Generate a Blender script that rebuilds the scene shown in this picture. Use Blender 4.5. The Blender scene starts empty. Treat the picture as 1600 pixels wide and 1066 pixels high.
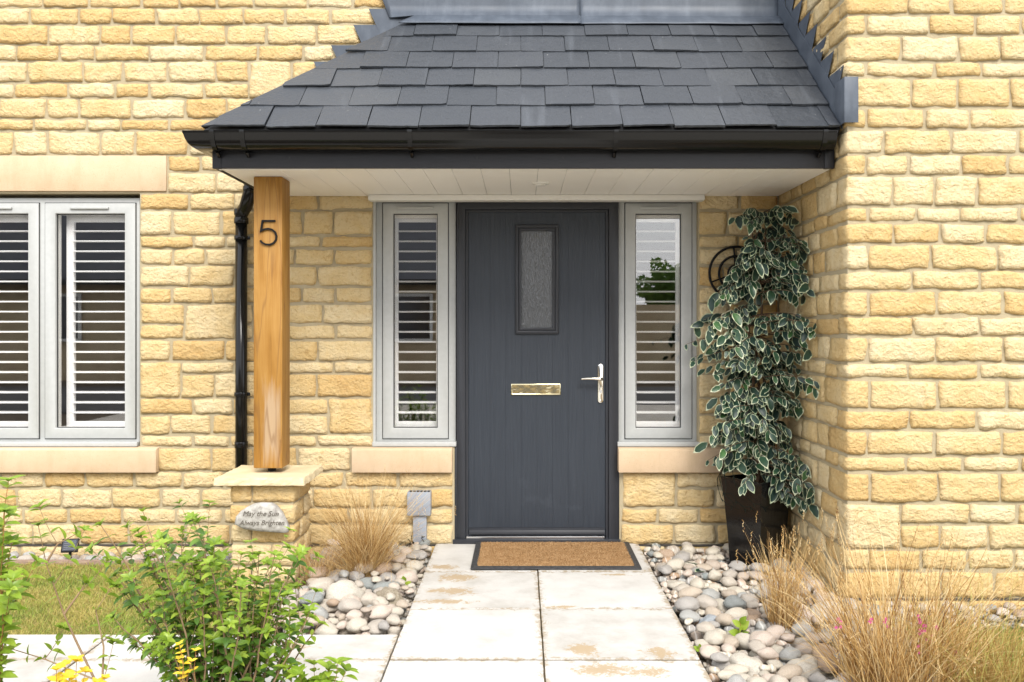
import bpy, bmesh, math, random
import numpy as np
from mathutils import Vector, Matrix, Euler, noise
R = math.radians
rnd = random.Random(7)
sc = bpy.context.scene
COL = sc.collection

# ------------------------------------------------------------------ camera, sky, sun, exposure
F = 1343.0; VX = 815.0; VY = 512.0; EYE = 1.28          # the photograph's own geometry (pixels, metres)
def PX(px, Y): return (px - VX) * Y / F
def PZ(py, Y): return EYE - (py - VY) * Y / F
cam_d = bpy.data.cameras.new('camera'); cam = bpy.data.objects.new('camera', cam_d); COL.objects.link(cam)
cam.location = (0, 0, EYE); cam.rotation_euler = (R(90), 0, 0)
cam_d.sensor_width = 36; cam_d.lens = F / 1600 * 36
cam_d.shift_x = -(VX - 800) / 1600; cam_d.shift_y = (VY - 533) / 1600
cam_d.clip_start = .05; cam_d.clip_end = 800
sc.camera = cam

SUN_EL, SUN_AZ = 44, 164        # degrees; azimuth measured from +Y (into the wall) clockwise
w = bpy.data.worlds.new('World'); sc.world = w; w.use_nodes = True
nt = w.node_tree; nt.nodes.clear()
out = nt.nodes.new('ShaderNodeOutputWorld'); bg = nt.nodes.new('ShaderNodeBackground')
sky = nt.nodes.new('ShaderNodeTexSky'); sky.sky_type = 'NISHITA'; sky.sun_disc = False
sky.sun_elevation = R(SUN_EL); sky.sun_rotation = R(SUN_AZ); sky.dust_density = 2.0; sky.air_density = 1.0
tc = nt.nodes.new('ShaderNodeTexCoord'); ns = nt.nodes.new('ShaderNodeTexNoise')
ns.inputs['Scale'].default_value = 2.2; ns.inputs['Detail'].default_value = 8
mp = nt.nodes.new('ShaderNodeMapping'); mp.inputs['Scale'].default_value = (1, 1, 2.2)
cr = nt.nodes.new('ShaderNodeValToRGB'); cr.color_ramp.elements[0].position = .36; cr.color_ramp.elements[1].position = .60
cr.color_ramp.elements[0].color = (.55, .55, .55, 1); cr.color_ramp.elements[1].color = (.97, .97, .97, 1)
mx = nt.nodes.new('ShaderNodeMix'); mx.data_type = 'RGBA'
mx.inputs[7].default_value = (9.0, 9.1, 9.4, 1)      # bright, thin overcast
L = nt.links.new
L(tc.outputs['Generated'], mp.inputs[0]); L(mp.outputs[0], ns.inputs['Vector']); L(ns.outputs['Fac'], cr.inputs[0])
L(cr.outputs[0], mx.inputs[0]); L(sky.outputs[0], mx.inputs[6]); L(mx.outputs[2], bg.inputs[0])
bg.inputs[1].default_value = .10; L(bg.outputs[0], out.inputs[0])
sd = bpy.data.lights.new('sun', 'SUN'); sd.energy = 1.5; sd.angle = R(26); sd.color = (1, .955, .89)
so = bpy.data.objects.new('sun', sd); COL.objects.link(so)
_d = Vector((math.sin(R(SUN_AZ)) * math.cos(R(SUN_EL)), math.cos(R(SUN_AZ)) * math.cos(R(SUN_EL)), math.sin(R(SUN_EL))))
so.rotation_euler = _d.to_track_quat('Z', 'Y').to_euler(); so.location = (2, -6, 8)
vs = sc.view_settings; vs.view_transform = 'Standard'; vs.look = 'None'; vs.gamma = 1; vs.exposure = 1.42
vs.use_curve_mapping = False
try:
    sc.cycles.use_denoising = True
    sc.cycles.max_bounces = 8; sc.cycles.transparent_max_bounces = 24
    sc.cycles.sample_clamp_indirect = 6
except Exception: pass

# ------------------------------------------------------------------ materials
def nodes(m): return m.node_tree.nodes, m.node_tree.links.new
def base_mat(name, color=(.5, .5, .5), rough=.6, metal=0, spec=.5):
    m = bpy.data.materials.new(name); m.use_nodes = True
    b = m.node_tree.nodes['Principled BSDF']
    b.inputs['Base Color'].default_value = (*color, 1); b.inputs['Roughness'].default_value = rough
    b.inputs['Metallic'].default_value = metal; b.inputs['Specular IOR Level'].default_value = spec
    return m
def rand_coord(m, sc_=1.0, vec=(1, 1, 1)):
    """object coordinates, shifted by a random number of the object and of the mesh island"""
    N, L = nodes(m)
    oi = N.new('ShaderNodeObjectInfo'); ge = N.new('ShaderNodeNewGeometry'); tc = N.new('ShaderNodeTexCoord')
    ad = N.new('ShaderNodeMath'); ad.operation = 'ADD'; L(oi.outputs['Random'], ad.inputs[0]); L(ge.outputs['Random Per Island'], ad.inputs[1])
    fr = N.new('ShaderNodeMath'); fr.operation = 'FRACT'; L(ad.outputs[0], fr.inputs[0])
    mu = N.new('ShaderNodeMath'); mu.operation = 'MULTIPLY'; L(ad.outputs[0], mu.inputs[0]); mu.inputs[1].default_value = 37.7
    mp = N.new('ShaderNodeMapping'); mp.inputs['Scale'].default_value = vec
    L(tc.outputs['Object'], mp.inputs['Vector']); L(mu.outputs[0], mp.inputs['Location'])
    return fr.outputs[0], mp.outputs[0]
def noise_n(m, vec, scale, detail=6, rough=.6, dist=0):
    N, L = nodes(m); n = N.new('ShaderNodeTexNoise')
    n.inputs['Scale'].default_value = scale; n.inputs['Detail'].default_value = detail
    n.inputs['Roughness'].default_value = rough; n.inputs['Distortion'].default_value = dist
    L(vec, n.inputs['Vector']); return n.outputs['Fac']
def math_n(m, op, a, b=None, c=None):
    N, L = nodes(m); n = N.new('ShaderNodeMath'); n.operation = op
    for i, v in enumerate((a, b, c)):
        if v is None: continue
        if isinstance(v, (int, float)): n.inputs[i].default_value = v
        else: L(v, n.inputs[i])
    return n.outputs[0]
def ramp_n(m, fac, stops, interp='LINEAR'):
    N, L = nodes(m); r = N.new('ShaderNodeValToRGB'); r.color_ramp.interpolation = interp
    e = r.color_ramp.elements
    while len(e) < len(stops): e.new(.5)
    for i, (p, c) in enumerate(stops):
        e[i].position = p; e[i].color = (*c, 1) if len(c) == 3 else c
    L(fac, r.inputs[0]); return r.outputs[0]
def mix_n(m, fac, a, b, mode='MIX'):
    N, L = nodes(m); n = N.new('ShaderNodeMix'); n.data_type = 'RGBA'; n.blend_type = mode
    for i, v in ((0, fac), (6, a), (7, b)):
        if isinstance(v, (int, float)): n.inputs[i].default_value = v
        elif isinstance(v, tuple): n.inputs[i].default_value = (*v, 1)
        else: L(v, n.inputs[i])
    return n.outputs[2]
def bump_n(m, h, dist=.005, strength=1.0, normal=None):
    N, L = nodes(m); n = N.new('ShaderNodeBump'); n.inputs['Distance'].default_value = dist; n.inputs['Strength'].default_value = strength
    L(h, n.inputs['Height'])
    if normal is not None: L(normal, n.inputs['Normal'])
    return n.outputs[0]
def setin(m, name, v):
    N, L = nodes(m); L(v, N['Principled BSDF'].inputs[name])
def varied(name, stops, rough=.7, scale=20, amt=.5, bscale=60, bdist=.002, spec=.4, vec=(1, 1, 1), metal=0, rough_var=0):
    m = base_mat(name, rough=rough, spec=spec, metal=metal)
    r, v = rand_coord(m, vec=vec)
    n = noise_n(m, v, scale)
    f = math_n(m, 'ADD', math_n(m, 'MULTIPLY', r, 1 - amt), math_n(m, 'MULTIPLY', n, amt))
    setin(m, 'Base Color', ramp_n(m, f, stops))
    if bdist:
        setin(m, 'Normal', bump_n(m, noise_n(m, v, bscale, 8), bdist))
    if rough_var:
        setin(m, 'Roughness', math_n(m, 'MULTIPLY_ADD', n, rough_var, rough - rough_var * .5))
    return m

def stone_mat(name, stops):
    m = base_mat(name, rough=.92, spec=.2)
    r, v = rand_coord(m)
    big = noise_n(m, v, 7, 5, .6, .6)
    fine = noise_n(m, v, 90, 6, .7)
    f = math_n(m, 'ADD', math_n(m, 'MULTIPLY', r, .40), math_n(m, 'MULTIPLY', big, .60))
    c = ramp_n(m, f, stops)
    c = mix_n(m, math_n(m, 'MULTIPLY', ramp_n(m, fine, [(.35, (0, 0, 0)), (.75, (1, 1, 1))]), .30), c, (.75, .65, .43))
    pit_shade = ramp_n(m, noise_n(m, v, 38, 3, .5, 1.2), [(.30, (1, 1, 1)), (.40, (0, 0, 0))])
    c = mix_n(m, math_n(m, 'MULTIPLY', pit_shade, .45), c, (.44, .26, .09))  # tiny shadows of surface pits, put into the colour
    grit = ramp_n(m, noise_n(m, v, 75, 4, .65, .6), [(.30, (1, 1, 1)), (.43, (0, 0, 0))])
    c = mix_n(m, math_n(m, 'MULTIPLY', grit, .42), c, (.40, .25, .10))  # second, finer layer of pit shadow painted as darker colour
    setin(m, 'Base Color', c)
    N, Lk = nodes(m)
    vo = N.new('ShaderNodeTexVoronoi'); vo.feature = 'F1'; vo.inputs['Scale'].default_value = 34
    mp = N.new('ShaderNodeMapping'); mp.inputs['Scale'].default_value = (1, 1, 1.7); mp.inputs['Rotation'].default_value = (0, .6, 0)
    wn = N.new('ShaderNodeTexNoise'); wn.inputs['Scale'].default_value = 18; wn.inputs['Detail'].default_value = 3
    Lk(v, wn.inputs['Vector'])
    va = N.new('ShaderNodeVectorMath'); va.operation = 'MULTIPLY_ADD'; Lk(wn.outputs['Color'], va.inputs[0]); va.inputs[1].default_value = (.06, .06, .06); Lk(v, va.inputs[2])
    Lk(va.outputs[0], mp.inputs[0]); Lk(mp.outputs[0], vo.inputs['Vector'])
    h = math_n(m, 'ADD', math_n(m, 'MULTIPLY', vo.outputs['Distance'], .42), math_n(m, 'ADD', math_n(m, 'MULTIPLY', noise_n(m, v, 26, 10, .72), 1.2), math_n(m, 'MULTIPLY', noise_n(m, v, 120, 4, .7), .35)))
    setin(m, 'Normal', bump_n(m, h, .015, 1.0))
    return m
M = {}
M['stone'] = stone_mat('tumbled cotswold stone', [(.16, (.53, .325, .115)), (.34, (.60, .405, .165)), (.48, (.645, .475, .23)), (.62, (.675, .53, .30)), (.85, (.70, .60, .40))])
M['mortar'] = varied('mortar', [(.2, (.34, .285, .185)), (.8, (.43, .37, .25))], .95, 6, 1, 160, .004, .1)
def cast_mat():
    m = base_mat('cast stone', rough=.88, spec=.2)
    N, Lk = nodes(m); ge = N.new('ShaderNodeNewGeometry'); mp = N.new('ShaderNodeMapping'); mp.inputs['Scale'].default_value = (9, 9, 1.6); Lk(ge.outputs['Position'], mp.inputs[0])
    c = ramp_n(m, noise_n(m, ge.outputs['Position'], 5, 8, .7), [(.3, (.53, .39, .25)), (.7, (.60, .46, .315))])
    c = mix_n(m, math_n(m, 'MULTIPLY', ramp_n(m, noise_n(m, mp.outputs[0], 1.5, 6, .65), [(.5, (0, 0, 0)), (.75, (1, 1, 1))]), .5), c, (.42, .32, .20))
    p = ramp_n(m, noise_n(m, ge.outputs['Position'], 130, 3, .5), [(.30, (1, 1, 1)), (.38, (0, 0, 0))])
    c = mix_n(m, math_n(m, 'MULTIPLY', p, .35), c, (.34, .25, .15))
    setin(m, 'Base Color', c); setin(m, 'Normal', bump_n(m, noise_n(m, ge.outputs['Position'], 160, 6, .7), .002, .7)); return m
M['cast'] = cast_mat()
M['cap'] = varied('sawn cap stone', [(.3, (.56, .45, .27)), (.7, (.68, .58, .38))], .9, 8, 1, 120, .003, .2)
def slate_mat():
    m = base_mat('slate', rough=.5, spec=.45)
    r, v = rand_coord(m)
    n = noise_n(m, v, 9, 6)
    c = ramp_n(m, math_n(m, 'ADD', math_n(m, 'MULTIPLY', r, .5), math_n(m, 'MULTIPLY', n, .5)),
               [(.2, (.025, .030, .037)), (.5, (.034, .039, .047)), (.8, (.046, .051, .057))])
    N, Lk = nodes(m); mp = N.new('ShaderNodeMapping'); mp.inputs['Scale'].default_value = (14, 1.2, 1.2); ge = N.new('ShaderNodeNewGeometry')
    Lk(ge.outputs['Position'], mp.inputs[0])
    st = ramp_n(m, noise_n(m, mp.outputs[0], .9, 3, .5), [(.60, (0, 0, 0)), (.74, (1, 1, 1))])
    c = mix_n(m, math_n(m, 'MULTIPLY', st, .09), c, (.30, .33, .37))
    sp = ramp_n(m, noise_n(m, v, 60, 2, .5), [(.76, (0, 0, 0)), (.79, (1, 1, 1))])
    c = mix_n(m, math_n(m, 'MULTIPLY', sp, .5), c, (.42, .42, .40))
    setin(m, 'Base Color', c)
    setin(m, 'Roughness', math_n(m, 'MULTIPLY_ADD', n, .3, .34))
    h = math_n(m, 'ADD', noise_n(m, v, 28, 8, .6), math_n(m, 'MULTIPLY', noise_n(m, v, 6, 3), .8))
    setin(m, 'Normal', bump_n(m, h, .007, .9))
    return m
M['slate'] = slate_mat()
def lead_mat():
    m = base_mat('lead', rough=.55, spec=.4, metal=.05)
    N, Lk = nodes(m); ge = N.new('ShaderNodeNewGeometry'); mp = N.new('ShaderNodeMapping'); mp.inputs['Scale'].default_value = (8, 1.5, 1.5)
    Lk(ge.outputs['Position'], mp.inputs[0])
    a = noise_n(m, mp.outputs[0], 1.4, 8, .65); b = noise_n(m, ge.outputs['Position'], 7, 8, .7)
    f = math_n(m, 'ADD', math_n(m, 'MULTIPLY', a, .5), math_n(m, 'MULTIPLY', b, .5))
    setin(m, 'Base Color', ramp_n(m, f, [(.3, (.040, .050, .065)), (.5, (.064, .078, .100)), (.72, (.12, .14, .168))]))
    setin(m, 'Roughness', math_n(m, 'MULTIPLY_ADD', b, .35, .32))
    setin(m, 'Normal', bump_n(m, noise_n(m, ge.outputs['Position'], 6, 2), .004, .5))
    return m
M['lead'] = lead_mat()
M['black'] = base_mat('black gutter plastic', (.006, .006, .006), .16, 0, .3)
def fascia_mat():
    m = base_mat('woodgrain fascia', (.012, .0125, .015), .42, 0, .35)
    _, v = rand_coord(m, vec=(3, 30, 30))
    setin(m, 'Normal', bump_n(m, noise_n(m, v, 9, 6), .0012, .8)); return m
M['fascia'] = fascia_mat()
M['white'] = base_mat('white upvc', (.74, .73, .69), .4)
M['soffit'] = base_mat('soffit upvc', (.89, .87, .83), .45)
M['frame'] = varied('sage grey frame', [(.3, (.385, .395, .385)), (.7, (.42, .43, .42))], .45, 30, 1, 300, .0004, .4)
M['gasket'] = base_mat('black gasket', (.012, .012, .012), .6)
M['anth'] = varied('anthracite frame', [(.3, (.020, .022, .027)), (.7, (.025, .027, .033))], .42, 8, 1, 0, 0, .4)
def door_mat():
    m = base_mat('woodgrain door skin', rough=.48, spec=.45)
    N, Lk = nodes(m); ge = N.new('ShaderNodeNewGeometry'); mp = N.new('ShaderNodeMapping'); mp.inputs['Scale'].default_value = (60, 1, 2.2)
    Lk(ge.outputs['Position'], mp.inputs[0])
    g = noise_n(m, mp.outputs[0], 1.6, 7, .62, .9)
    sm = noise_n(m, ge.outputs['Position'], 3.2, 6, .6)
    c = ramp_n(m, g, [(.3, (.017, .023, .033)), (.7, (.025, .032, .043))])
    sc_ = ramp_n(m, sm, [(.62, (0, 0, 0)), (.74, (1, 1, 1))])
    c = mix_n(m, math_n(m, 'MULTIPLY', sc_, .35), c, (.07, .08, .10))
    setin(m, 'Base Color', c)
    setin(m, 'Normal', bump_n(m, g, .0022, .9)); setin(m, 'Roughness', math_n(m, 'MULTIPLY_ADD', sm, .25, .36))
    return m
M['door'] = door_mat()
M['chrome'] = base_mat('polished chrome', (.83, .80, .72), .1, 1)
M['brass'] = base_mat('pale gold plate', (.78, .70, .46), .12, 1)
M['alu'] = base_mat('aluminium', (.75, .76, .78), .28, 1)
def glass_mat(name, refl=2.1, tint=(.93, .96, .95), rough=0.0):
    m = bpy.data.materials.new(name); m.use_nodes = True; N, Lk = nodes(m); N.clear()
    o = N.new('ShaderNodeOutputMaterial'); mxs = N.new('ShaderNodeMixShader'); t = N.new('ShaderNodeBsdfTransparent'); g = N.new('ShaderNodeBsdfGlossy')
    lw = N.new('ShaderNodeLayerWeight'); lw.inputs[0].default_value = .5
    pw = N.new('ShaderNodeMath'); pw.operation = 'POWER'; Lk(lw.outputs['Facing'], pw.inputs[0]); pw.inputs[1].default_value = 4
    fr = N.new('ShaderNodeMath'); fr.operation = 'MULTIPLY_ADD'; Lk(pw.outputs[0], fr.inputs[0]); fr.inputs[1].default_value = .8; fr.inputs[2].default_value = refl
    t.inputs[0].default_value = (*tint, 1); g.inputs['Roughness'].default_value = rough
    Lk(fr.outputs[0], mxs.inputs[0]); Lk(t.outputs[0], mxs.inputs[1]); Lk(g.outputs[0], mxs.inputs[2]); Lk(mxs.outputs[0], o.inputs[0])
    return m
M['glass'] = glass_mat('window glass', .13, (1, 1, 1))
def obscure():
    m = base_mat('obscured glass', (.055, .06, .066), .2, 0, .9)
    N, Lk = nodes(m); ge = N.new('ShaderNodeNewGeometry'); mp = N.new('ShaderNodeMapping'); mp.inputs['Scale'].default_value = (1, 1, .22)
    Lk(ge.outputs['Position'], mp.inputs[0])
    setin(m, 'Normal', bump_n(m, noise_n(m, mp.outputs[0], 120, 3, .6, 1.0), .006, .9)); return m
M['obscure'] = obscure()
M['shutter'] = base_mat('white shutter paint', (.90, .90, .89), .45)
M['room'] = base_mat('dim room', (.22, .20, .18), .9)
def oak():
    m = base_mat('oiled oak', rough=.55, spec=.3)
    N, Lk = nodes(m); ge = N.new('ShaderNodeNewGeometry'); mp = N.new('ShaderNodeMapping'); mp.inputs['Scale'].default_value = (22, 22, 1.3)
    Lk(ge.outputs['Position'], mp.inputs[0])
    g = noise_n(m, mp.outputs[0], 1.5, 8, .65, .8); g2 = noise_n(m, ge.outputs['Position'], 3, 3)
    c = ramp_n(m, math_n(m, 'ADD', math_n(m, 'MULTIPLY', g, .7), math_n(m, 'MULTIPLY', g2, .3)),
               [(.28, (.17, .070, .010)), (.45, (.30, .145, .026)), (.60, (.37, .20, .050)), (.75, (.43, .26, .08))])
    # bleached patch low on the front face
    mp2 = N.new('ShaderNodeMapping'); mp2.inputs['Scale'].default_value = (55, 55, 3); Lk(ge.outputs['Position'], mp2.inputs[0])
    sep = N.new('ShaderNodeSeparateXYZ'); Lk(ge.outputs['Position'], sep.inputs[0])
    hz = math_n(m, 'SUBTRACT', 1.0, math_n(m, 'DIVIDE', math_n(m, 'ABSOLUTE', math_n(m, 'SUBTRACT', sep.outputs[2], .78)), .30))
    hx = math_n(m, 'SUBTRACT', 1.0, math_n(m, 'DIVIDE', math_n(m, 'ABSOLUTE', math_n(m, 'SUBTRACT', sep.outputs[0], -1.285)), .06))
    bl = math_n(m, 'MULTIPLY', math_n(m, 'MINIMUM', hz, math_n(m, 'MULTIPLY', hx, 1.2)), 1.0)
    bl = math_n(m, 'ADD', bl, math_n(m, 'SUBTRACT', noise_n(m, mp2.outputs[0], 1.2, 5), .62))
    c = mix_n(m, ramp_n(m, bl, [(.12, (0, 0, 0)), (.5, (.55, .55, .55))]), c, (.46, .37, .27))
    vo = N.new('ShaderNodeTexVoronoi'); vo.inputs['Scale'].default_value = 4.3
    mp3 = N.new('ShaderNodeMapping'); mp3.inputs['Scale'].default_value = (2.4, 2.4, 1); Lk(ge.outputs['Position'], mp3.inputs[0]); Lk(mp3.outputs[0], vo.inputs['Vector'])
    c = mix_n(m, ramp_n(m, vo.outputs['Distance'], [(.03, (.8, .8, .8)), (.08, (0, 0, 0))]), c, (.14, .06, .02))
    ck = ramp_n(m, noise_n(m, mp.outputs[0], .55, 2, .4, 0), [(.485, (0, 0, 0)), (.497, (1, 1, 1)), (.503, (1, 1, 1)), (.515, (0, 0, 0))])
    c = mix_n(m, math_n(m, 'MULTIPLY', ck, .45), c, (.16, .07, .02))
    setin(m, 'Base Color', c); setin(m, 'Normal', bump_n(m, g, .002, .6)); return m
M['oak'] = oak()
def paver():
    m = base_mat('pale limestone slab', rough=.8, spec=.25)
    N, Lk = nodes(m); ge = N.new('ShaderNodeNewGeometry'); P = ge.outputs['Position']
    r, v = rand_coord(m)
    c = ramp_n(m, math_n(m, 'ADD', math_n(m, 'MULTIPLY', noise_n(m, P, 5, 8, .65), .8), math_n(m, 'MULTIPLY', r, .2)),
               [(.3, (.38, .36, .325)), (.5, (.49, .475, .445)), (.75, (.57, .56, .53))])
    spots = [(-.33, 4.18, .17, .09), (-.42, 4.60, .11, .07), (-.36, 4.02, .20, .05), (.25, 3.42, .10, .10), (.55, 3.38, .09, .09), (.30, 3.22, .16, .09),
             (.46, 3.20, .12, .08), (-.33, 4.40, .15, .10), (.50, 4.46, .13, .03), (.18, 3.94, .12, .03), (-1.2, 3.5, .1, .06), (-.9, 3.45, .12, .05)]
    acc = None
    sep = N.new('ShaderNodeSeparateXYZ'); Lk(P, sep.inputs[0])
    for (x, y, rx, ry) in spots:
        dx = math_n(m, 'DIVIDE', math_n(m, 'SUBTRACT', sep.outputs[0], x), rx); dy = math_n(m, 'DIVIDE', math_n(m, 'SUBTRACT', sep.outputs[1], y), ry)
        d = math_n(m, 'SUBTRACT', 1.0, math_n(m, 'SQRT', math_n(m, 'ADD', math_n(m, 'MULTIPLY', dx, dx), math_n(m, 'MULTIPLY', dy, dy))))
        acc = d if acc is None else math_n(m, 'MAXIMUM', acc, d)
    st = math_n(m, 'ADD', math_n(m, 'MULTIPLY', math_n(m, 'MAXIMUM', acc, -1.0), .20), math_n(m, 'ADD', math_n(m, 'MULTIPLY', noise_n(m, P, 17, 12, .8, 1.0), .75), math_n(m, 'MULTIPLY', noise_n(m, P, 75, 6, .7), .25)))
    st = ramp_n(m, st, [(.565, (0, 0, 0)), (.62, (1, 1, 1))])
    c = mix_n(m, math_n(m, 'MULTIPLY', st, .8), c, (.36, .26, .14))
    jy = math_n(m, 'PINGPONG', math_n(m, 'SUBTRACT', sep.outputs[1], 4.512), .2995); jx = math_n(m, 'PINGPONG', math_n(m, 'SUBTRACT', sep.outputs[0], .085), .3)
    jd = math_n(m, 'SUBTRACT', 1.0, math_n(m, 'MULTIPLY', math_n(m, 'MINIMUM', jy, jx), 26.0))
    jd = math_n(m, 'ADD', math_n(m, 'MULTIPLY', math_n(m, 'MAXIMUM', jd, -.6), .20), noise_n(m, P, 24, 10, .75, .8))
    c = mix_n(m, math_n(m, 'MULTIPLY', ramp_n(m, jd, [(.60, (0, 0, 0)), (.72, (1, 1, 1))]), .7), c, (.27, .20, .11))
    sp_ = ramp_n(m, noise_n(m, P, 150, 3, .6), [(.66, (0, 0, 0)), (.74, (1, 1, 1))]); c = mix_n(m, math_n(m, 'MULTIPLY', sp_, .3), c, (.28, .25, .20))
    setin(m, 'Base Color', c)
    setin(m, 'Normal', bump_n(m, math_n(m, 'ADD', noise_n(m, P, 6, 5), math_n(m, 'MULTIPLY', noise_n(m, P, 70, 6), .3)), .005, .6)); return m
M['paver'] = paver()
M['sand'] = varied('jointing sand', [(.3, (.04, .032, .02)), (.7, (.12, .09, .05))], .95, 20, 1, 200, .003, .1)
M['soil'] = varied('soil', [(.3, (.06, .045, .03)), (.7, (.14, .11, .075))], .95, 14, 1, 60, .02, .1)
M['grit'] = varied('grit between pebbles', [(.3, (.12, .10, .075)), (.7, (.34, .29, .22))], .95, 60, 1, 160, .006, .1)
def pebble_mat():
    m = base_mat('river pebble', rough=.62, spec=.35)
    r, v = rand_coord(m)
    c = ramp_n(m, r, [(.0, (.54, .49, .42)), (.14, (.38, .37, .36)), (.24, (.50, .42, .33)), (.36, (.48, .40, .33)), (.44, (.58, .54, .46)), (.56, (.38, .40, .40)),
                      (.62, (.42, .29, .19)), (.67, (.64, .54, .47)), (.78, (.48, .44, .39)), (.88, (.62, .57, .48)), (.95, (.22, .26, .27)), (1, (.56, .46, .40))], 'CONSTANT')
    n1 = noise_n(m, v, 14, 8, .65)
    c = mix_n(m, .55, c, ramp_n(m, n1, [(.3, (.20, .17, .14)), (.5, (.50, .47, .43)), (.7, (.80, .77, .70))]), 'OVERLAY')
    c = mix_n(m, .22, c, (.10, .085, .07))
    c = mix_n(m, math_n(m, 'MULTIPLY', ramp_n(m, noise_n(m, v, 110, 3), [(.5, (0, 0, 0)), (.68, (1, 1, 1))]), .5), c, (.22, .19, .16))
    N, Lk = nodes(m); wv = N.new('ShaderNodeTexWave'); wv.inputs['Scale'].default_value = 12; wv.inputs['Distortion'].default_value = 7; wv.inputs['Detail'].default_value = 4
    Lk(v, wv.inputs['Vector'])
    c = mix_n(m, math_n(m, 'MULTIPLY', ramp_n(m, wv.outputs['Fac'], [(.82, (0, 0, 0)), (.95, (1, 1, 1))]), .35), c, (.82, .80, .75))
    setin(m, 'Base Color', c); setin(m, 'Normal', bump_n(m, noise_n(m, v, 40, 8, .7), .003, .9)); return m
M['pebble'] = pebble_mat()
M['peb_white'] = varied('pale quartz cobble', [(.3, (.38, .34, .28)), (.6, (.58, .54, .46))], .75, 16, 1, 60, .003, .3)
M['peb_brown'] = varied('brown rock', [(.3, (.22, .18, .12)), (.7, (.46, .40, .31))], .8, 10, 1, 40, .006, .3)
M['peb_blue'] = varied('banded blue grey rock', [(.3, (.24, .27, .29)), (.7, (.46, .48, .50))], .75, 9, 1, 40, .004, .3, vec=(1, 1, 4))
M['carved'] = varied('carved memorial stone', [(.3, (.22, .20, .18)), (.5, (.36, .345, .31)), (.7, (.50, .48, .44))], .85, 30, 1, 80, .004, .2)
def leafmat(name, stops, trans=.3, rough=.4, amt=.4):
    m = base_mat(name, rough=rough, spec=.4)
    r, v = rand_coord(m)
    n = noise_n(m, v, 25, 3)
    c = ramp_n(m, math_n(m, 'ADD', math_n(m, 'MULTIPLY', r, 1 - amt), math_n(m, 'MULTIPLY', n, amt)), stops)
    setin(m, 'Base Color', c)
    N, Lk = nodes(m); o = [x for x in N if x.type == 'OUTPUT_MATERIAL'][0]; b = N['Principled BSDF']
    if trans:
        t = N.new('ShaderNodeBsdfTranslucent'); hs = N.new('ShaderNodeHueSaturation'); hs.inputs['Value'].default_value = 1.5
        Lk(c, hs.inputs['Color']); Lk(hs.outputs[0], t.inputs[0])
        s = N.new('ShaderNodeMixShader'); s.inputs[0].default_value = trans; Lk(b.outputs[0], s.inputs[1]); Lk(t.outputs[0], s.inputs[2]); Lk(s.outputs[0], o.inputs[0])
    return m
M['shrub'] = leafmat('fresh green leaf', [(.15, (.13, .21, .018)), (.5, (.21, .32, .03)), (.85, (.34, .44, .06))], .35, .38)
M['shrub_old'] = leafmat('mature green leaf', [(.15, (.05, .11, .018)), (.5, (.085, .17, .026)), (.85, (.15, .25, .04))], .3, .35)
M['yellowleaf'] = leafmat('yellow leaf', [(.2, (.60, .42, .02)), (.8, (.80, .64, .06))], .3)
M['ficus'] = leafmat('dark variegated leaf centre', [(.15, (.009, .024, .019)), (.45, (.014, .037, .027)), (.70, (.022, .058, .030)), (.88, (.055, .14, .035))], .05, .42)
M['ficus_rim'] = leafmat('cream leaf margin', [(.2, (.30, .37, .22)), (.8, (.54, .56, .40))], .1, .5)
M['twig'] = varied('twig bark', [(.2, (.16, .10, .055)), (.8, (.34, .24, .14))], .8, 20, .7, 60, .001, .2)
M['redtwig'] = varied('young red stem', [(.2, (.20, .08, .03)), (.8, (.34, .20, .06))], .6, 20, .7, 0, 0, .3)
M['bark'] = varied('dark bark', [(.2, (.06, .04, .025)), (.8, (.16, .10, .06))], .85, 14, .7, 60, .003, .2)
M['straw'] = leafmat('dry straw blade', [(.1, (.20, .095, .025)), (.35, (.42, .25, .08)), (.65, (.60, .42, .18)), (.95, (.72, .60, .36))], .15, .6, .15)
M['straw_green'] = leafmat('greenish straw blade', [(.1, (.26, .15, .04)), (.5, (.42, .29, .09)), (.8, (.34, .33, .09)), (.95, (.54, .43, .18))], .15, .6, .15)
def lawn_mat():
    m = leafmat('lawn blade', [(.1, (.08, .14, .015)), (.5, (.18, .26, .035)), (.9, (.32, .38, .08))], .25, .6, .1)
    N, Lk = nodes(m); b = N['Principled BSDF']; old = b.inputs['Base Color'].links[0].from_socket
    ge = N.new('ShaderNodeNewGeometry')
    dry = ramp_n(m, math_n(m, 'ADD', math_n(m, 'MULTIPLY', noise_n(m, ge.outputs['Position'], 2.6, 6, .65), .75), math_n(m, 'MULTIPLY', ge.outputs['Random Per Island'], .25)), [(.42, (0, 0, 0)), (.60, (1, 1, 1))])
    c = mix_n(m, math_n(m, 'MULTIPLY', dry, .85), old, (.52, .38, .13)); Lk(c, b.inputs['Base Color']); return m
M['lawn'] = lawn_mat()
M['lawnbase'] = varied('lawn thatch', [(.3, (.16, .17, .05)), (.7, (.34, .27, .10))], .95, 10, 1, 90, .01, .1)
def coir():
    m = base_mat('coir', rough=.95, spec=.1)
    r, v = rand_coord(m); N, Lk = nodes(m); ge = N.new('ShaderNodeNewGeometry')
    f = math_n(m, 'ADD', math_n(m, 'MULTIPLY', ge.outputs['Random Per Island'], .45), math_n(m, 'MULTIPLY', noise_n(m, ge.outputs['Position'], 26, 6, .7), .55))
    setin(m, 'Base Color', ramp_n(m, f, [(.2, (.17, .09, .035)), (.5, (.34, .205, .095)), (.8, (.48, .33, .18))])); return m
M['coir'] = coir()
M['rubber'] = varied('black rubber', [(.3, (.02, .02, .022)), (.7, (.06, .06, .06))], .75, 60, 1, 120, .002, .3)
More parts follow.
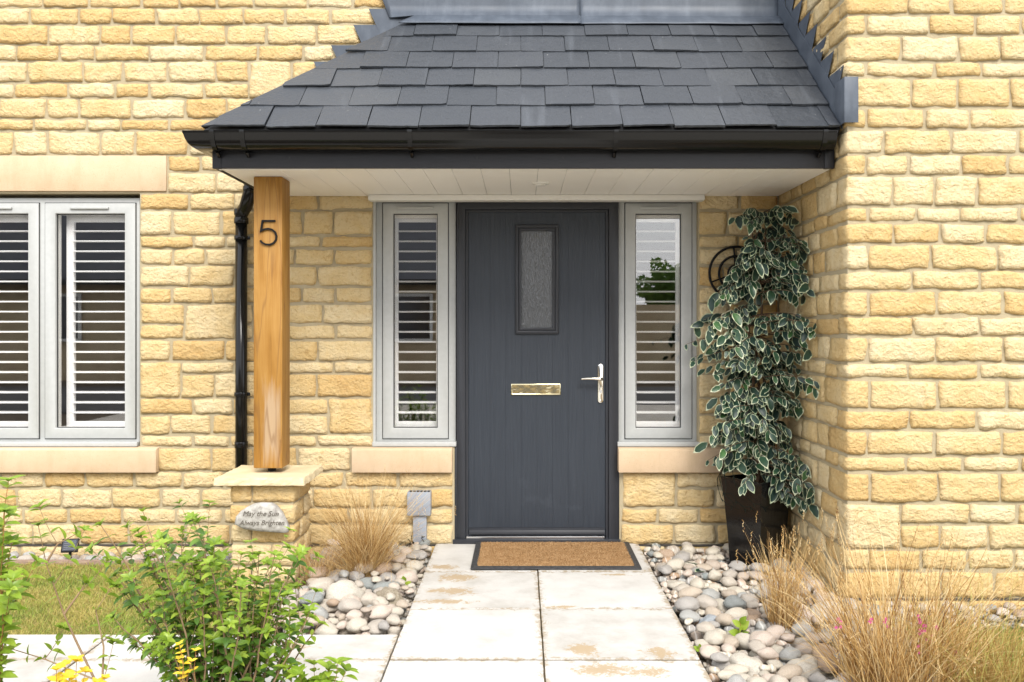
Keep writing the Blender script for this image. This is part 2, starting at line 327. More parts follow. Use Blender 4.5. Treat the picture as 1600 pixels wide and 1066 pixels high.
M['plant_pot'] = varied('glossy black planter', [(.3, (.006, .006, .006)), (.7, (.014, .013, .012))], .13, 5, 1, 5, .003, .5)
M['iron'] = base_mat('black iron', (.006, .006, .006), .5, 0, .2)
M['wire'] = base_mat('dark green wire', (.006, .009, .006), .8, 0, .1)
M['greyplastic'] = base_mat('grey plastic box', (.26, .29, .335), .5)
M['timber'] = varied('weathered timber edging', [(.3, (.18, .12, .09)), (.7, (.34, .25, .19))], .85, 12, 1, 30, .003, .2, vec=(1, 8, 8))
M['pink'] = leafmat('magenta petal', [(.2, (.55, .04, .28)), (.8, (.75, .16, .48))], .3)
M['panel'] = base_mat('solar cell', (.01, .012, .022), .12, 0, .7)
M['letter'] = base_mat('engraved dark lettering', (.11, .095, .075), .9)
M['dpc'] = base_mat('damp course', (.05, .045, .04), .7)
M['lintel_soffit'] = M['cast']
M['far_wall'] = varied('opposite stone wall', [(.25, (.44, .33, .19)), (.75, (.60, .49, .32))], .9, 2.2, 1, 10, .02, .2)
M['far_slate'] = varied('opposite slate', [(.3, (.035, .04, .05)), (.7, (.07, .075, .09))], .6, 3, 1, 0, 0, .4)
M['bounce_drive'] = varied('pale bounce paving', [(.3, (.40, .37, .32)), (.7, (.52, .49, .43))], .9, 5, 1, 60, .004, .2)  # pale tone meant to bounce light towards the porch
M['asphalt'] = varied('asphalt', [(.3, (.04, .04, .042)), (.7, (.065, .065, .065))], .9, 5, 1, 120, .004, .2)

# ------------------------------------------------------------------ mesh helpers
class MB:
    def __init__(s): s.v = []; s.f = []; s.m = []
    def add(s, vs, fs, mi=0):
        o = len(s.v); s.v += [tuple(p) for p in vs]; s.f += [tuple(i + o for i in f) for f in fs]; s.m += [mi] * len(fs); return s
    def box(s, x0, x1, y0, y1, z0, z1, mi=0):
        v = [(x, y, z) for x in (x0, x1) for y in (y0, y1) for z in (z0, z1)]
        return s.add(v, [(0, 1, 3, 2), (4, 6, 7, 5), (0, 4, 5, 1), (2, 3, 7, 6), (0, 2, 6, 4), (1, 5, 7, 3)], mi)
    def ring(s, x0, x1, z0, z1, t, y0, y1, tb=None, mi=0):
        """rectangular frame in the XZ plane, mitred, front at y0"""
        if not isinstance(t, tuple): t = (t, t, t, t)           # left right bottom top
        O = [(x0, z0), (x1, z0), (x1, z1), (x0, z1)]; I = [(x0 + t[0], z0 + t[2]), (x1 - t[1], z0 + t[2]), (x1 - t[1], z1 - t[3]), (x0 + t[0], z1 - t[3])]
        for k in range(4):
            a, b = O[k], O[(k + 1) % 4]; c, d = I[(k + 1) % 4], I[k]
            q = [a, b, c, d]; v = [(p[0], y0, p[1]) for p in q] + [(p[0], y1, p[1]) for p in q]
            s.add(v, [(0, 1, 2, 3), (7, 6, 5, 4), (0, 4, 5, 1), (2, 6, 7, 3)], mi)
        return s
    def tube(s, pts, r, n=8, mi=0, cap=True):
        pts = [Vector(p) for p in pts]; rr = r if isinstance(r, (list, tuple)) else [r] * len(pts)
        vs = []; fs = []; up = None
        for i, p in enumerate(pts):
            d = (pts[min(i + 1, len(pts) - 1)] - pts[max(i - 1, 0)]).normalized()
            if up is None: up = d.orthogonal().normalized()
            up = (up - d * up.dot(d));
            if up.length < 1e-5: up = d.orthogonal()
            up.normalize(); sd_ = d.cross(up)
            for k in range(n):
                a = 2 * math.pi * k / n; vs.append(p + (up * math.cos(a) + sd_ * math.sin(a)) * rr[i])
        for i in range(len(pts) - 1):
            for k in range(n):
                a = i * n + k; b = i * n + (k + 1) % n; fs.append((a, b, b + n, a + n))
        if cap: fs.append(tuple(range(n))[::-1]); fs.append(tuple((len(pts) - 1) * n + k for k in range(n)))
        return s.add(vs, fs, mi)
    def prism(s, poly, y0, y1, axis='y', mi=0):
        n = len(poly)
        def P(a, b, t): return (a, t, b) if axis == 'y' else ((t, a, b) if axis == 'x' else (a, b, t))
        v = [P(a, b, y0) for a, b in poly] + [P(a, b, y1) for a, b in poly]
        return s.add(v, [tuple(range(n)), tuple(range(2 * n - 1, n - 1, -1))] + [(i, i + n, (i + 1) % n + n, (i + 1) % n) for i in range(n)], mi)
    def sphere(s, c, r, n=12, mi=0):
        if not isinstance(r, tuple): r = (r, r, r)
        vs = []; fs = []; h = n // 2
        for i in range(h + 1):
            for k in range(n):
                th = math.pi * i / h; ph = 2 * math.pi * k / n
                vs.append((c[0] + r[0] * math.sin(th) * math.cos(ph), c[1] + r[1] * math.sin(th) * math.sin(ph), c[2] + r[2] * math.cos(th)))
        for i in range(h):
            for k in range(n):
                a = i * n + k; b = i * n + (k + 1) % n; fs.append((a, a + n, b + n, b))
        return s.add(vs, fs, mi)
    def build(s, name, mats, parent=None, origin=None, smooth=False, bevel=0, fix=True, seg=2):
        """origin in world coordinates; vertices are given in world coordinates"""
        po = Vector(parent['_o']) if parent is not None and '_o' in parent else Vector((0, 0, 0))
        o = Vector(origin) if origin is not None else po
        me = bpy.data.meshes.new(name)
        me.from_pydata([(a - o.x, b - o.y, c - o.z) for a, b, c in s.v], [], s.f)
        if not isinstance(mats, (list, tuple)): mats = [mats]
        for m in mats: me.materials.append(m)
        if len(mats) > 1: me.polygons.foreach_set('material_index', s.m)
        if fix or bevel:
            bm = bmesh.new(); bm.from_mesh(me)
            bmesh.ops.remove_doubles(bm, verts=bm.verts, dist=1e-6)
            bmesh.ops.recalc_face_normals(bm, faces=bm.faces)
            if bevel:
                ed = [e for e in bm.edges if len(e.link_faces) == 2 and e.calc_face_angle(0) > .6]
                bmesh.ops.bevel(bm, geom=ed, offset=bevel, segments=seg, profile=.5, affect='EDGES', clamp_overlap=True)
            bm.to_mesh(me); bm.free()
        if smooth: me.polygons.foreach_set('use_smooth', [True] * len(me.polygons))
        if bevel and not smooth:
            me.polygons.foreach_set('use_smooth', [True] * len(me.polygons))
            try: me.set_sharp_from_angle(angle=R(40))
            except Exception: pass
        return link(name, me, parent, o - po if parent is not None else o)
def link(name, data, parent=None, loc=(0, 0, 0), rot=None, scale=None):
    ob = bpy.data.objects.new(name, data); COL.objects.link(ob); ob.location = loc
    if parent is not None: ob.parent = parent
    if rot is not None: ob.rotation_euler = rot
    if scale is not None: ob.scale = scale
    wl = Vector(loc) + (Vector(parent['_o']) if parent is not None and '_o' in parent else Vector((0, 0, 0)))
    ob['_o'] = tuple(wl)
    return ob
def thing(name, label, cat, loc, group=None):
    o = bpy.data.objects.new(name, None); COL.objects.link(o); o.location = loc; o['_o'] = tuple(loc); o.empty_display_size = .05
    return tag(o, label, cat, group)
def tag(o, label, cat, group=None):
    o['label'] = label; o['category'] = cat
    if group: o['group'] = group
    return o
def structure(o): o['kind'] = 'structure'; return o
def stuff(o): o['kind'] = 'stuff'; return o

# ------------------------------------------------------------------ stones
def stone_mesh(name, hx, hy, hz, seed, rough=.007, cell=.022, mat=None):
    """a rough tumbled block about its own centre"""
    nx = max(3, round(2 * hx / cell)); ny = max(2, min(5, round(2 * hy / .03))); nz = max(3, round(2 * hz / cell))
    n = (nx, ny, nz); h = (hx, hy, hz); idx = {}; vs = []; fs = []
    rr = random.Random(seed); r = min(.0105, min(hx, hz) * .35) * rr.uniform(.6, 1.2)
    off = Vector((rr.uniform(-90, 90), rr.uniform(-90, 90), rr.uniform(-90, 90)))
    sx = rr.uniform(-.05, .05); 
    def vert(k):
        if k in idx: return idx[k]
        p = Vector([(2 * k[i] / n[i] - 1) * h[i] for i in range(3)])
        q = Vector([max(-(h[i] - r), min(h[i] - r, p[i])) for i in range(3)])
        d = p - q; nn = d.normalized() if d.length > 1e-9 else Vector((0, -1, 0))
        p2 = q + nn * min(r, d.length) if d.length > r else p.copy()
        e = noise.noise((p2 + off) * 11); e2 = noise.noise((p2 + off) * 30 + Vector((7, 3, 1)))
        p2 += nn * (e * rough * .75 + e2 * rough * 1.0)
        p2.x += noise.noise(Vector((off.x, p.z * 14, off.z))) * .007 + sx * p.z * .7; p2.z += noise.noise(Vector((p.x * 11, off.y, off.x))) * .0075
        idx[k] = len(vs); vs.append(p2); return idx[k]
    for a in range(3):
        b, c = [(1, 2), (2, 0), (0, 1)][a]
        for side in (0, n[a]):
            for i in range(n[b]):
                for j in range(n[c]):
                    q = []
                    for di, dj in ((0, 0), (1, 0), (1, 1), (0, 1)):
                        k = [0, 0, 0]; k[a] = side; k[b] = i + di; k[c] = j + dj; q.append(vert(tuple(k)))
                    if side == 0: q.reverse()
                    fs.append(tuple(q))
    me = bpy.data.meshes.new(name); me.from_pydata(vs, [], fs); me.materials.append(mat or M['stone'])
    me.polygons.foreach_set('use_smooth', [True] * len(fs))
    return me
_seed = [100]
def put_stone(parent, x0, x1, y0, y1, z0, z1, j=.0065, store=None, jx=None, jy=0, **k):
    jx = j if jx is None else jx
    if x1 - x0 - 2 * jx < .02: return
    _seed[0] += 1
    hx, hy, hz = (x1 - x0) / 2 - jx, (y1 - y0) / 2 - jy, (z1 - z0) / 2 - j
    me = stone_mesh('stone', hx, hy, hz, _seed[0], **k); c = Vector(((x0 + x1) / 2, (y0 + y1) / 2 + random.Random(_seed[0]).uniform(-.002, .002), (z0 + z1) / 2))
    if store is not None: store.append((me, c)); return
    return link('stone', me, parent, c - Vector(parent['_o']))
def join_store(name, store, parent, mat):
    mb = MB()
    for me, c in store:
        mb.add([v.co + c for v in me.vertices], [tuple(p.vertices) for p in me.polygons]); bpy.data.meshes.remove(me)
    o = mb.build(name, mat, parent, fix=False, smooth=True); stuff(o); return o

def wall_sheet(name, x0, x1, z0, z1, y, opens, mat, parent, depth=.32):
    xs = sorted({x0, x1, *[o[0] for o in opens], *[o[1] for o in opens]}); zs = sorted({z0, z1, *[o[2] for o in opens], *[o[3] for o in opens]})
    xs = [x for x in xs if x0 <= x <= x1]; zs = [z for z in zs if z0 <= z <= z1]
    def filled(i, j):
        if i < 0 or j < 0 or i >= len(xs) - 1 or j >= len(zs) - 1: return None
        cx, cz = (xs[i] + xs[i + 1]) / 2, (zs[j] + zs[j + 1]) / 2
        return not any(o[0] < cx < o[1] and o[2] < cz < o[3] for o in opens)
    mb = MB()
    for i in range(len(xs) - 1):
        for j in range(len(zs) - 1):
            if not filled(i, j): continue
            a, b, c, d = xs[i], xs[i + 1], zs[j], zs[j + 1]
            mb.add([(a, y, c), (b, y, c), (b, y, d), (a, y, d)], [(0, 1, 2, 3)])
            mb.add([(a, y + depth, c), (b, y + depth, c), (b, y + depth, d), (a, y + depth, d)], [(3, 2, 1, 0)])
            for di, dj, e in ((-1, 0, ((a, c), (a, d))), (1, 0, ((b, d), (b, c))), (0, -1, ((b, c), (a, c))), (0, 1, ((a, d), (b, d)))):
                if not filled(i + di, j + dj):
                    (p, q), (r_, s_) = e; mb.add([(p, y, q), (r_, y, s_), (r_, y + depth, s_), (p, y + depth, q)], [(0, 1, 2, 3)])
    return mb.build(name, mat, parent)

YW = 5.10; YS = 5.088                      # mortar face, nominal stone face
X_R = 1.523; Y_R = 4.034                   # projecting wing: its reveal and its front face (stone faces)
# ---- house wall
wall = thing('house_wall', 'long house wall of coursed honey coloured stone behind the porch', 'wall', (-1.0, YW, -.12))
def sx(px): return PX(px, YS)
def sz(py): return PZ(py, YS)
opens_px = [(-95, 218, 302, 699), (583, 1091, 302, 699), (710, 968, 600, 905)]
opens = [(sx(a), sx(b), sz(d) if d < 850 else -.30, sz(c)) for a, b, c, d in opens_px]
wall_sheet('mortar_bed', -4.3, X_R + .02, -.30, 3.8, 5.0955, opens, M['mortar'], wall)
CL = [-66, -38, -13, 12.5, 38.5, 70, 95.5, 129, 153.5, 185.5, 204.5, 243, 269, 301.5, 328.5, 368, 388, 415, 448, 474.5, 507, 531, 565, 584, 622, 648, 679.5, 699, 737, 763, 794, 819, 851.5, 875, 900]
JL = {  # measured perpend positions in pixels, keyed by the course's top edge
 -13: [66, 138, 221, 280, 338, 396, 481, 552], 12.5: [46, 123, 175, 244, 310, 380, 445, 516], 38.5: [-20, 75, 156, 205, 274, 353, 416, 494, 565],
 70: [26, 92, 147, 233, 318, 402, 473, 545], 95.5: [43, 129, 192, 262, 337, 505], 129: [22, 107, 180, 233, 318], 153.5: [-2, 72, 123, 205, 290, 354, 420],
 185.5: [52, 135, 188, 264, 330], 204.5: [21, 74, 156, 211, 294], 243: [313, 350], 269: [338, 392], 301.5: [295, 367, 410, 497, 1156],
 328.5: [269, 345, 400, 521, 1137], 368: [302, 353, 398, 501, 1154], 388: [270, 321, 385, 522, 1150], 415: [295, 366, 440, 496, 1130], 448: [269, 332, 400, 524, 1165],
 474.5: [395, 430, 504, 1140], 507: [395, 450, 524, 1155], 531: [267, 352, 420, 496, 1135], 565: [367, 440, 522, 1160], 584: [335, 400, 495, 1140],
 622: [301, 363, 440, 1150], 648: [266, 330, 400, 1135], 679.5: [301, 359, 420, 495, 1160], 699: [330, 395, 465, 1170],
 737: [0, 68, 133, 210, 285, 350, 420, 480, 538, 622, 1130, 1180], 763: [25, 96, 175, 251, 314, 390, 489, 580, 645, 1118, 1165], 794: [37, 107, 190, 275, 348, 430, 470, 545, 610, 1027, 1092, 1150],
 819: [50, 122, 200, 290, 360, 450, 520, 600, 660, 1053, 1120, 1180], 851.5: [30, 110, 190, 270, 350, 440, 520, 600, 660, 1040, 1110]}
JUMP = [(389, 455, 95.5, 153.5), (288, 368, 474.5, 531), (218, 283, 565, 622), (513, 583, 622, 679.5), (972, 1057, 737, 794)]
def layout(y0, y1, lo, hi, excl, joints, rr, lim=96, av=66):
    excl = sorted(excl); free = []; a = lo
    for e0, e1 in excl:
        if e0 > a: free.append((a, min(e0, hi)))
        a = max(a, e1)
    if a < hi: free.append((a, hi))
    res = []
    for f0, f1 in free:
        if f1 - f0 < 8: continue
        js = [f0] + [j for j in joints if f0 + 14 < j < f1 - 14] + [f1]
        for u, v in zip(js, js[1:]):
            if v - u > lim:
                n = max(1, round((v - u) / av)); cut = [u + (v - u) * (k + rr.uniform(-.22, .22)) / n for k in range(1, n)]
                q = [u] + cut + [v]
            else: q = [u, v]
            res += list(zip(q, q[1:]))
    return res
rr = random.Random(3); beyond = []; nst = 0
WING = 1216
for t, b in zip(CL, CL[1:]):
    mid = (t + b) / 2; ex = []
    for a, c, y0, y1 in JUMP:
        if y0 - 1 < mid < y1: ex.append((a, c))
    if 243 < mid < 301.5: ex.append((-135, 261))
    if 699 < mid < 737: ex += [(-120, 245), (548, 710), (966, 1131)]
    if 301.5 < mid < 699: ex += [(-95, 218), (583, 1091)]
    if mid > 600: ex.append((709, 969))
    if mid < 12: ex.append((612, WING))
    elif mid < 268: ex.append((412 + (268 - mid) * 1.025 - 6, WING))
    elif mid < 301: ex.append((428, WING))
    for u, v in layout(t, b, -560, WING, ex, JL.get(t, []), rr):
        out_ = v < -4 or b < -2
        o = put_stone(wall, sx(u), sx(v), 5.084, 5.17, sz(b), sz(t), store=beyond if out_ else None); nst += not out_
for a, c, y0, y1 in JUMP: put_stone(wall, sx(a), sx(c), 5.084, 5.17, sz(y1), sz(y0)); nst += 1
join_store('stonework', beyond, wall, M['stone'])
MB().box(-4.3, sx(709), 5.082, 5.10, sz(853), sz(851)).box(sx(969), X_R, 5.082, 5.10, sz(853), sz(851)).build('damp_course', M['dpc'], wall)
print('stones house wall', nst)

# ---- projecting wing on the right
wing = thing('wing_wall', 'pale stone wall of the projecting wing right of the porch', 'wall', (X_R + .5, Y_R, -.12))
YF = Y_R + .011; XF = X_R + .011
MB().box(XF, 3.6, YF, 5.4, -.30, 3.8).build('mortar_bed', M['mortar'], wing)
CR = [-110, -78, -44, -8, 22, 54.5, 95.5, 121, 168, 201, 240.5, 274, 322.5, 348, 381.5, 422.5, 454, 494.5, 525.5, 567, 593, 640.5, 673, 713, 738.5, 786.5, 819.5, 859, 892.5, 936, 965, 998, 1030]
JR = {-44: [1353, 1440, 1520], -8: [1420, 1488.6, 1568.5], 22: [1353, 1452, 1524.6, 1597], 54.5: [1408, 1498, 1563.6], 95.5: [1354, 1461.5, 1535], 121: [1425, 1498, 1580], 168: [1354, 1446, 1515],
 201: [1382, 1487, 1592], 240.5: [1354, 1420, 1503, 1576], 274: [1395, 1461, 1528], 322.5: [1356.5, 1432.6, 1502, 1595], 348: [1396, 1471, 1542], 381.5: [1357, 1455, 1560],
 422.5: [1426, 1532], 454: [1357, 1464, 1568], 494.5: [1427, 1531.5], 525.5: [1356, 1463, 1569], 567: [1420, 1531], 593: [1359, 1466, 1575], 640.5: [1421.5, 1528],
 673: [1355, 1462, 1567], 713: [1416, 1506, 1596], 738.5: [1360, 1466, 1564], 786.5: [1407, 1515, 1591], 819.5: [1470, 1546], 859: [1358, 1440, 1512, 1585], 892.5: [1406, 1472, 1555],
 936: [1360, 1430, 1515], 965: [1400, 1480]}
beyond = []; rr = random.Random(9); nst = 0
def wx(px): return PX(px, Y_R)
def wz(py): return PZ(py, Y_R)
for t, b in zip(CR, CR[1:]):
    mid = (t + b) / 2; js = JR.get(t, [1358, 1450])
    if t == 819.5: js = [1407] + js
    first = js[0]; short = first < 1370
    out_ = b < -2 or t > 1000
    st = beyond if out_ else None
    rev = .26 + rr.uniform(-.03, .05) if short else .115 + rr.uniform(-.01, .03)
    zt, zb = wz(t), wz(b)
    if not (t == 819.5): 
        zb2 = wz(859) if t == 786.5 else zb
        put_stone(wing, X_R, wx(first), Y_R, Y_R + rev, zb2, zt, store=st, jx=.003, jy=.0); nst += not out_
    for u, v in zip(js, js[1:] + [js[-1] + 108, js[-1] + 215, js[-1] + 330, js[-1] + 420, js[-1] + 510]):
        o2 = out_ or u > 1602
        put_stone(wing, wx(u), wx(v), Y_R, Y_R + .085, zb, zt, store=beyond if o2 else None); nst += not o2
    # reveal stones, back to the inner corner
    y = Y_R + (rev if t != 819.5 else .13)
    while y < YW - .03:
        L_ = rr.choice((.17, .21, .25, .29)) * rr.uniform(.9, 1.1)
        y2 = y + L_
        if YW - y2 < .09: y2 = YW
        hid = mid < 245 and (wz(mid) > 2.22) and (wz(mid) < 2.22 + .884 * ((y + y2) / 2 - 4.08) - .05)
        if hid: y = y2; continue
        _seed[0] += 1
        me = stone_mesh('stone', .04, (y2 - y) / 2 - .0065, (zt - zb) / 2 - .0065, _seed[0], rough=.006)
        # resample: long side runs along Y
        c = Vector((X_R + .04 + rr.uniform(-.003, .002), (y + y2) / 2, (zt + zb) / 2))
        if out_: beyond.append((me, c))
        else: link('stone', me, wing, c - Vector(wing['_o'])); nst += 1
        y = y2
join_store('stonework', beyond, wing, M['stone'])
MB().box(X_R - .001, 3.6, Y_R - .001, Y_R + .02, wz(938.5), wz(936)).build('damp_course', M['dpc'], wing)
print('stones wing', nst)

# ------------------------------------------------------------------ ground
g = MB(); g.add([(-60, -80, -.16), (60, -80, -.16), (60, 60, -.16), (-60, 60, -.16)], [(0, 1, 2, 3)])
structure(g.build('ground', M['soil']))
xs_p = [-.511, .085, .692]; ys_p = [5.105, 4.512, 3.916, 3.314, 2.712, 2.11, 1.51, .91, .31]
path = structure(MB().box(-.505, .688, .3, 5.095, -.15, -.0045).build('path', M['sand']))
def slab(x0, x1, y0, y1, parent, z=0, seed=0):
    rr = random.Random(seed); g_ = .0036
    mb = MB(); t = rr.uniform(-.0015, .0015); n = 14
    def edge(a, b):
        return [Vector(a).lerp(Vector(b), k / n) for k in range(n)]
    h_ = .0065; cs = [(x0 + g_, y0 + h_), (x1 - g_, y0 + h_), (x1 - g_, y1 - h_), (x0 + g_, y1 - h_)]
    poly = []
    for i in range(4):
        for p in edge(cs[i], cs[(i + 1) % 4]): poly.append((p.x + rr.uniform(-.0012, .0012), p.y + rr.uniform(-.0012, .0012)))
    mb.prism(poly, -.045, z + t, 'z')
    return mb.build('paving_slab', M['paver'], parent, bevel=.0012, seg=1)
k = 0
for j in range(len(ys_p) - 1):
    for i in range(2):
        k += 1; slab(xs_p[i], xs_p[i + 1], ys_p[j + 1], ys_p[j], path, 0, k)
side = structure(MB().box(-6.0, -.52, 3.0, 3.575, -.15, -.0045).build('side_path', M['sand']))
x = -.511
while x > -5.5:
    k += 1; slab(x - .6, x, 2.99, 3.59, side, 0, k); x -= .6
# lawns
def blades(name, regions, n, h, mat, parent=None, z=0, w_=.0035, seed=1, lean=.5):
    rg = np.random.RandomState(seed); V = []; Fs = []
    pts = []
    for (x0, x1, y0, y1, share) in regions:
        m_ = int(n * share); pts.append(np.stack([rg.uniform(x0, x1, m_), rg.uniform(y0, y1, m_)], 1))
    p = np.concatenate(pts); m_ = len(p); a = rg.uniform(0, 6.283, m_); hh = h * rg.uniform(.5, 1.3, m_); le = lean * hh * rg.uniform(.2, 1.2, m_); b = rg.uniform(0, 6.283, m_)
    c, s_ = np.cos(a) * w_ / 2, np.sin(a) * w_ / 2
    v0 = np.stack([p[:, 0] - c, p[:, 1] - s_, np.full(m_, z)], 1); v1 = np.stack([p[:, 0] + c, p[:, 1] + s_, np.full(m_, z)], 1)
    mx_ = p[:, 0] + np.cos(b) * le * .35; my_ = p[:, 1] + np.sin(b) * le * .35
    v2 = np.stack([mx_ + c * .8, my_ + s_ * .8, z + hh * .6], 1); v3 = np.stack([mx_ - c * .8, my_ - s_ * .8, z + hh * .6], 1)
    v4 = np.stack([p[:, 0] + np.cos(b) * le, p[:, 1] + np.sin(b) * le, z + hh], 1)
    V = np.stack([v0, v1, v2, v3, v4], 1).reshape(-1, 3)
    i = np.arange(m_) * 5
    fs = [(q, q + 1, q + 2, q + 3) for q in i.tolist()] + [(q + 3, q + 2, q + 4) for q in i.tolist()]
    mb = MB(); mb.v = [tuple(t) for t in V.tolist()]; mb.f = fs; mb.m = [0] * len(fs)
    return mb.build(name, mat, parent, fix=False)
lawnL = structure(MB().box(-6, -1.16, 3.595, 4.76, -.15, -.035).build('lawn', M['lawnbase']))
stuff(tag(blades('lawn_grass', [(-3.3, -1.16, 3.6, 4.755, .86), (-5.2, -3.3, 3.6, 4.755, .14)], 52000, .022, M['lawn'], None, -.036, .0028, 1, 1.0), 'short dry patchy lawn grass left of the path', 'grass'))
lawnR = structure(MB().box(1.62, 6, 1.5, 3.93, -.15, -.10).build('lawn', M['lawnbase']))
stuff(tag(blades('lawn_grass', [(1.62, 3.0, 2.2, 3.92, 1)], 30000, .035, M['lawn'], None, -.10, .003, 2, 1.0), 'green lawn grass in front of the right hand wing wall', 'grass'))
# timber edging
MBe = MB()
for i in range(9): MBe.box(-6 + i * .55, -6 + (i + 1) * .55 - .004, 4.765, 4.79, -.13, -.012)
tag(MBe.build('lawn_edging', M['timber'], None, bevel=.003), 'thin weathered timber edging between lawn and pebble strip', 'edging')

# ------------------------------------------------------------------ pebbles: dropped one by one onto a height field
def pebble_meshes(n, sub, mat, amp=.21, seed=0):
    res = []
    for i in range(n):
        bm = bmesh.new(); bmesh.ops.create_icosphere(bm, subdivisions=sub, radius=1)
        off = Vector((i * 7.3 + seed, 3.1, i * 1.7))
        for v in bm.verts:
            c = v.co.copy(); p = 2.0 + .5
            v.co = c * (1 + amp * 1.3 * noise.noise(c * .9 + off) + amp * .7 * noise.noise(c * 2.2 + off) + amp * .2 * noise.noise(c * 5 + off))
        me = bpy.data.meshes.new('pebble'); bm.to_mesh(me); bm.free(); me.materials.append(mat)
        me.polygons.foreach_set('use_smooth', [True] * len(me.polygons)); res.append(me)
    return res
PEB = pebble_meshes(10, 3, M['pebble']); PEBLO = pebble_meshes(5, 2, M['pebble'], seed=5)
class Bed:
    def __init__(s, x0, x1, y0, y1, z, mask=None, res=.006):
        s.x0, s.y0, s.res = x0, y0, res; s.nx = int((x1 - x0) / res) + 1; s.ny = int((y1 - y0) / res) + 1
        s.h = np.full((s.nx, s.ny), float(z)); s.x1, s.y1 = x1, y1; s.mask = mask
    def patch(s, x, y, a, b, c, ang):
        r = max(a, b); i0 = int((x - r - s.x0) / s.res); i1 = int((x + r - s.x0) / s.res) + 1; j0 = int((y - r - s.y0) / s.res); j1 = int((y + r - s.y0) / s.res) + 1
        if i0 < 0 or j0 < 0 or i1 >= s.nx or j1 >= s.ny: return None
        X = s.x0 + np.arange(i0, i1 + 1) * s.res - x; Y = s.y0 + np.arange(j0, j1 + 1) * s.res - y
        gx, gy = np.meshgrid(X, Y, indexing='ij'); u = (gx * math.cos(ang) + gy * math.sin(ang)) / a; v = (-gx * math.sin(ang) + gy * math.cos(ang)) / b
        q = 1 - u * u - v * v; ok = q > 0; hh = np.where(ok, np.sqrt(np.maximum(q, 0)) * c, 0)
        return (slice(i0, i1 + 1), slice(j0, j1 + 1)), ok, hh
    def rest(s, x, y, a, b, c, ang):
        p = s.patch(x, y, a, b, c, ang)
        if p is None: return None
        sl, ok, hh = p; return float(np.max(np.where(ok, s.h[sl] + hh, -9))), p
    def put(s, z, p):
        sl, ok, hh = p; s.h[sl] = np.where(ok, np.maximum(s.h[sl], z + hh), s.h[sl])
    def drop(s, rr, size, tries, inside, flat=.62):
        a = size * rr.uniform(.85, 1.3); b = size * rr.uniform(.7, 1.0); c = size * rr.uniform(flat * .75, flat * 1.15); best = None
        for _ in range(tries):
            x = rr.uniform(s.x0, s.x1); y = rr.uniform(s.y0, s.y1)
            if not inside(x, y, max(a, b)): continue
            ang = rr.uniform(0, 3.14); q = s.rest(x, y, a * .9, b * .9, c, ang)
            if q and (best is None or q[0] < best[0]): best = (q[0], q[1], x, y, ang)
        if best is None: return None
        s.put(best[0], best[1]); return (best[2], best[3], best[0] - c * .06, a, b, c, best[4])
def fill_bed(bed, parent, n_small, n_big, inside, rr, sizes, cap=300, view=None, zmax=.03):
    small = MB()
    def push(me, t):
        x, y, z, a, b, c, ang = t
        Mx = Matrix.Translation((x, y, z)) @ Euler((rr.uniform(-.15, .15), rr.uniform(-.15, .15), ang)).to_matrix().to_4x4() @ Matrix.Diagonal((a, b, c, 1))
        small.add([Mx @ v.co for v in me.vertices], [tuple(p.vertices) for p in me.polygons])
    for i in range(n_small):
        t = bed.drop(rr, rr.uniform(.014, .024), 6, inside)
        if t: push(PEBLO[i % 5], t)
    items = []
    for i in range(n_big):
        t = bed.drop(rr, rr.choice(sizes) * rr.uniform(.85, 1.15), 14, inside)
        if t and t[2] < zmax: items.append(t)
    # the ones that show largest become objects
    def show(t): return (t[3] * t[4]) ** .5 / t[1] + (t[2] - .0) * .12
    items.sort(key=lambda t: -show(t) if (view is None or view(t)) else 9)
    for i, t in enumerate(items):
        x, y, z, a, b, c, ang = t
        if i < cap: link('pebble', PEB[i % 10], parent, (x, y, z), (rr.uniform(-.15, .15), rr.uniform(-.15, .15), ang), (a, b, c))
        else: push(PEBLO[i % 5], t)
    stuff(small.build('small_pebbles', M['pebble'], parent, fix=False, smooth=True))
    return len(items)
def bedbase(name, x0, x1, y0, y1, z):
    return structure(MB().box(x0, x1, y0, y1, -.155, z).build(name, M['grit']))
def special(bed, name, label, px, py, size, mat, parent_seed, flat=.75, amp=.2):
    """a distinctive cobble found at a pixel of the photograph, dropped first"""
    z = .0; Y = (EYE - z) * F / (py - VY); X = PX(px, Y)
    a, b, c = size * 1.1, size * .9, size * flat
    q = bed.rest(X, Y, a * .9, b * .9, c, parent_seed)
    if not q: return
    zz = q[0] - .012; bed.put(zz, q[1])
    me = pebble_meshes(1, 4, mat, amp, parent_seed * 3)[0]
    o = link(name, me, None, (X, Y, zz), (.1, -.1, parent_seed), (a, b, c)); tag(o, label, 'cobble'); return o
# planter position (needed by the bed)
PLX, PLY = PX(1184, 4.80), 4.82
bedR = bedbase('pebble_bed', .70, 1.62, 2.0, 5.098, -.085)
BR = Bed(.70, 1.66, 2.55, 5.085, -.085)
BR.h[int((PLX - .17 - .70) / .006):int((PLX + .17 - .70) / .006), int((PLY - .17 - 2.55) / .006):int((PLY + .12 - 2.55) / .006)] = .02
def insR(x, y, r):
    if x - r < .697: return False
    if y > 4.0 and x + r > X_R: return False
    if y > 3.4 and y < 4.04 and x > X_R and y + r > Y_R - .005: return False
    if y + r > 5.08: return False
    if abs(x - PLX) + abs(y - PLY) < .205 + r * .7: return False
    return x + r < 1.655
special(BR, 'cobble', 'banded blue grey cobble lying in the right hand pebble bed', 1112, 968, .075, M['peb_blue'], 1.0, .7)
special(BR, 'cobble', 'big cream speckled cobble at the front edge of the right bed', 1172, 1032, .078, M['peb_white'], 2.1, .72)
special(BR, 'cobble', 'pale rounded cobble in front of the small straw grass clump', 1262, 1034, .074, M['peb_white'], 3.3, .7)
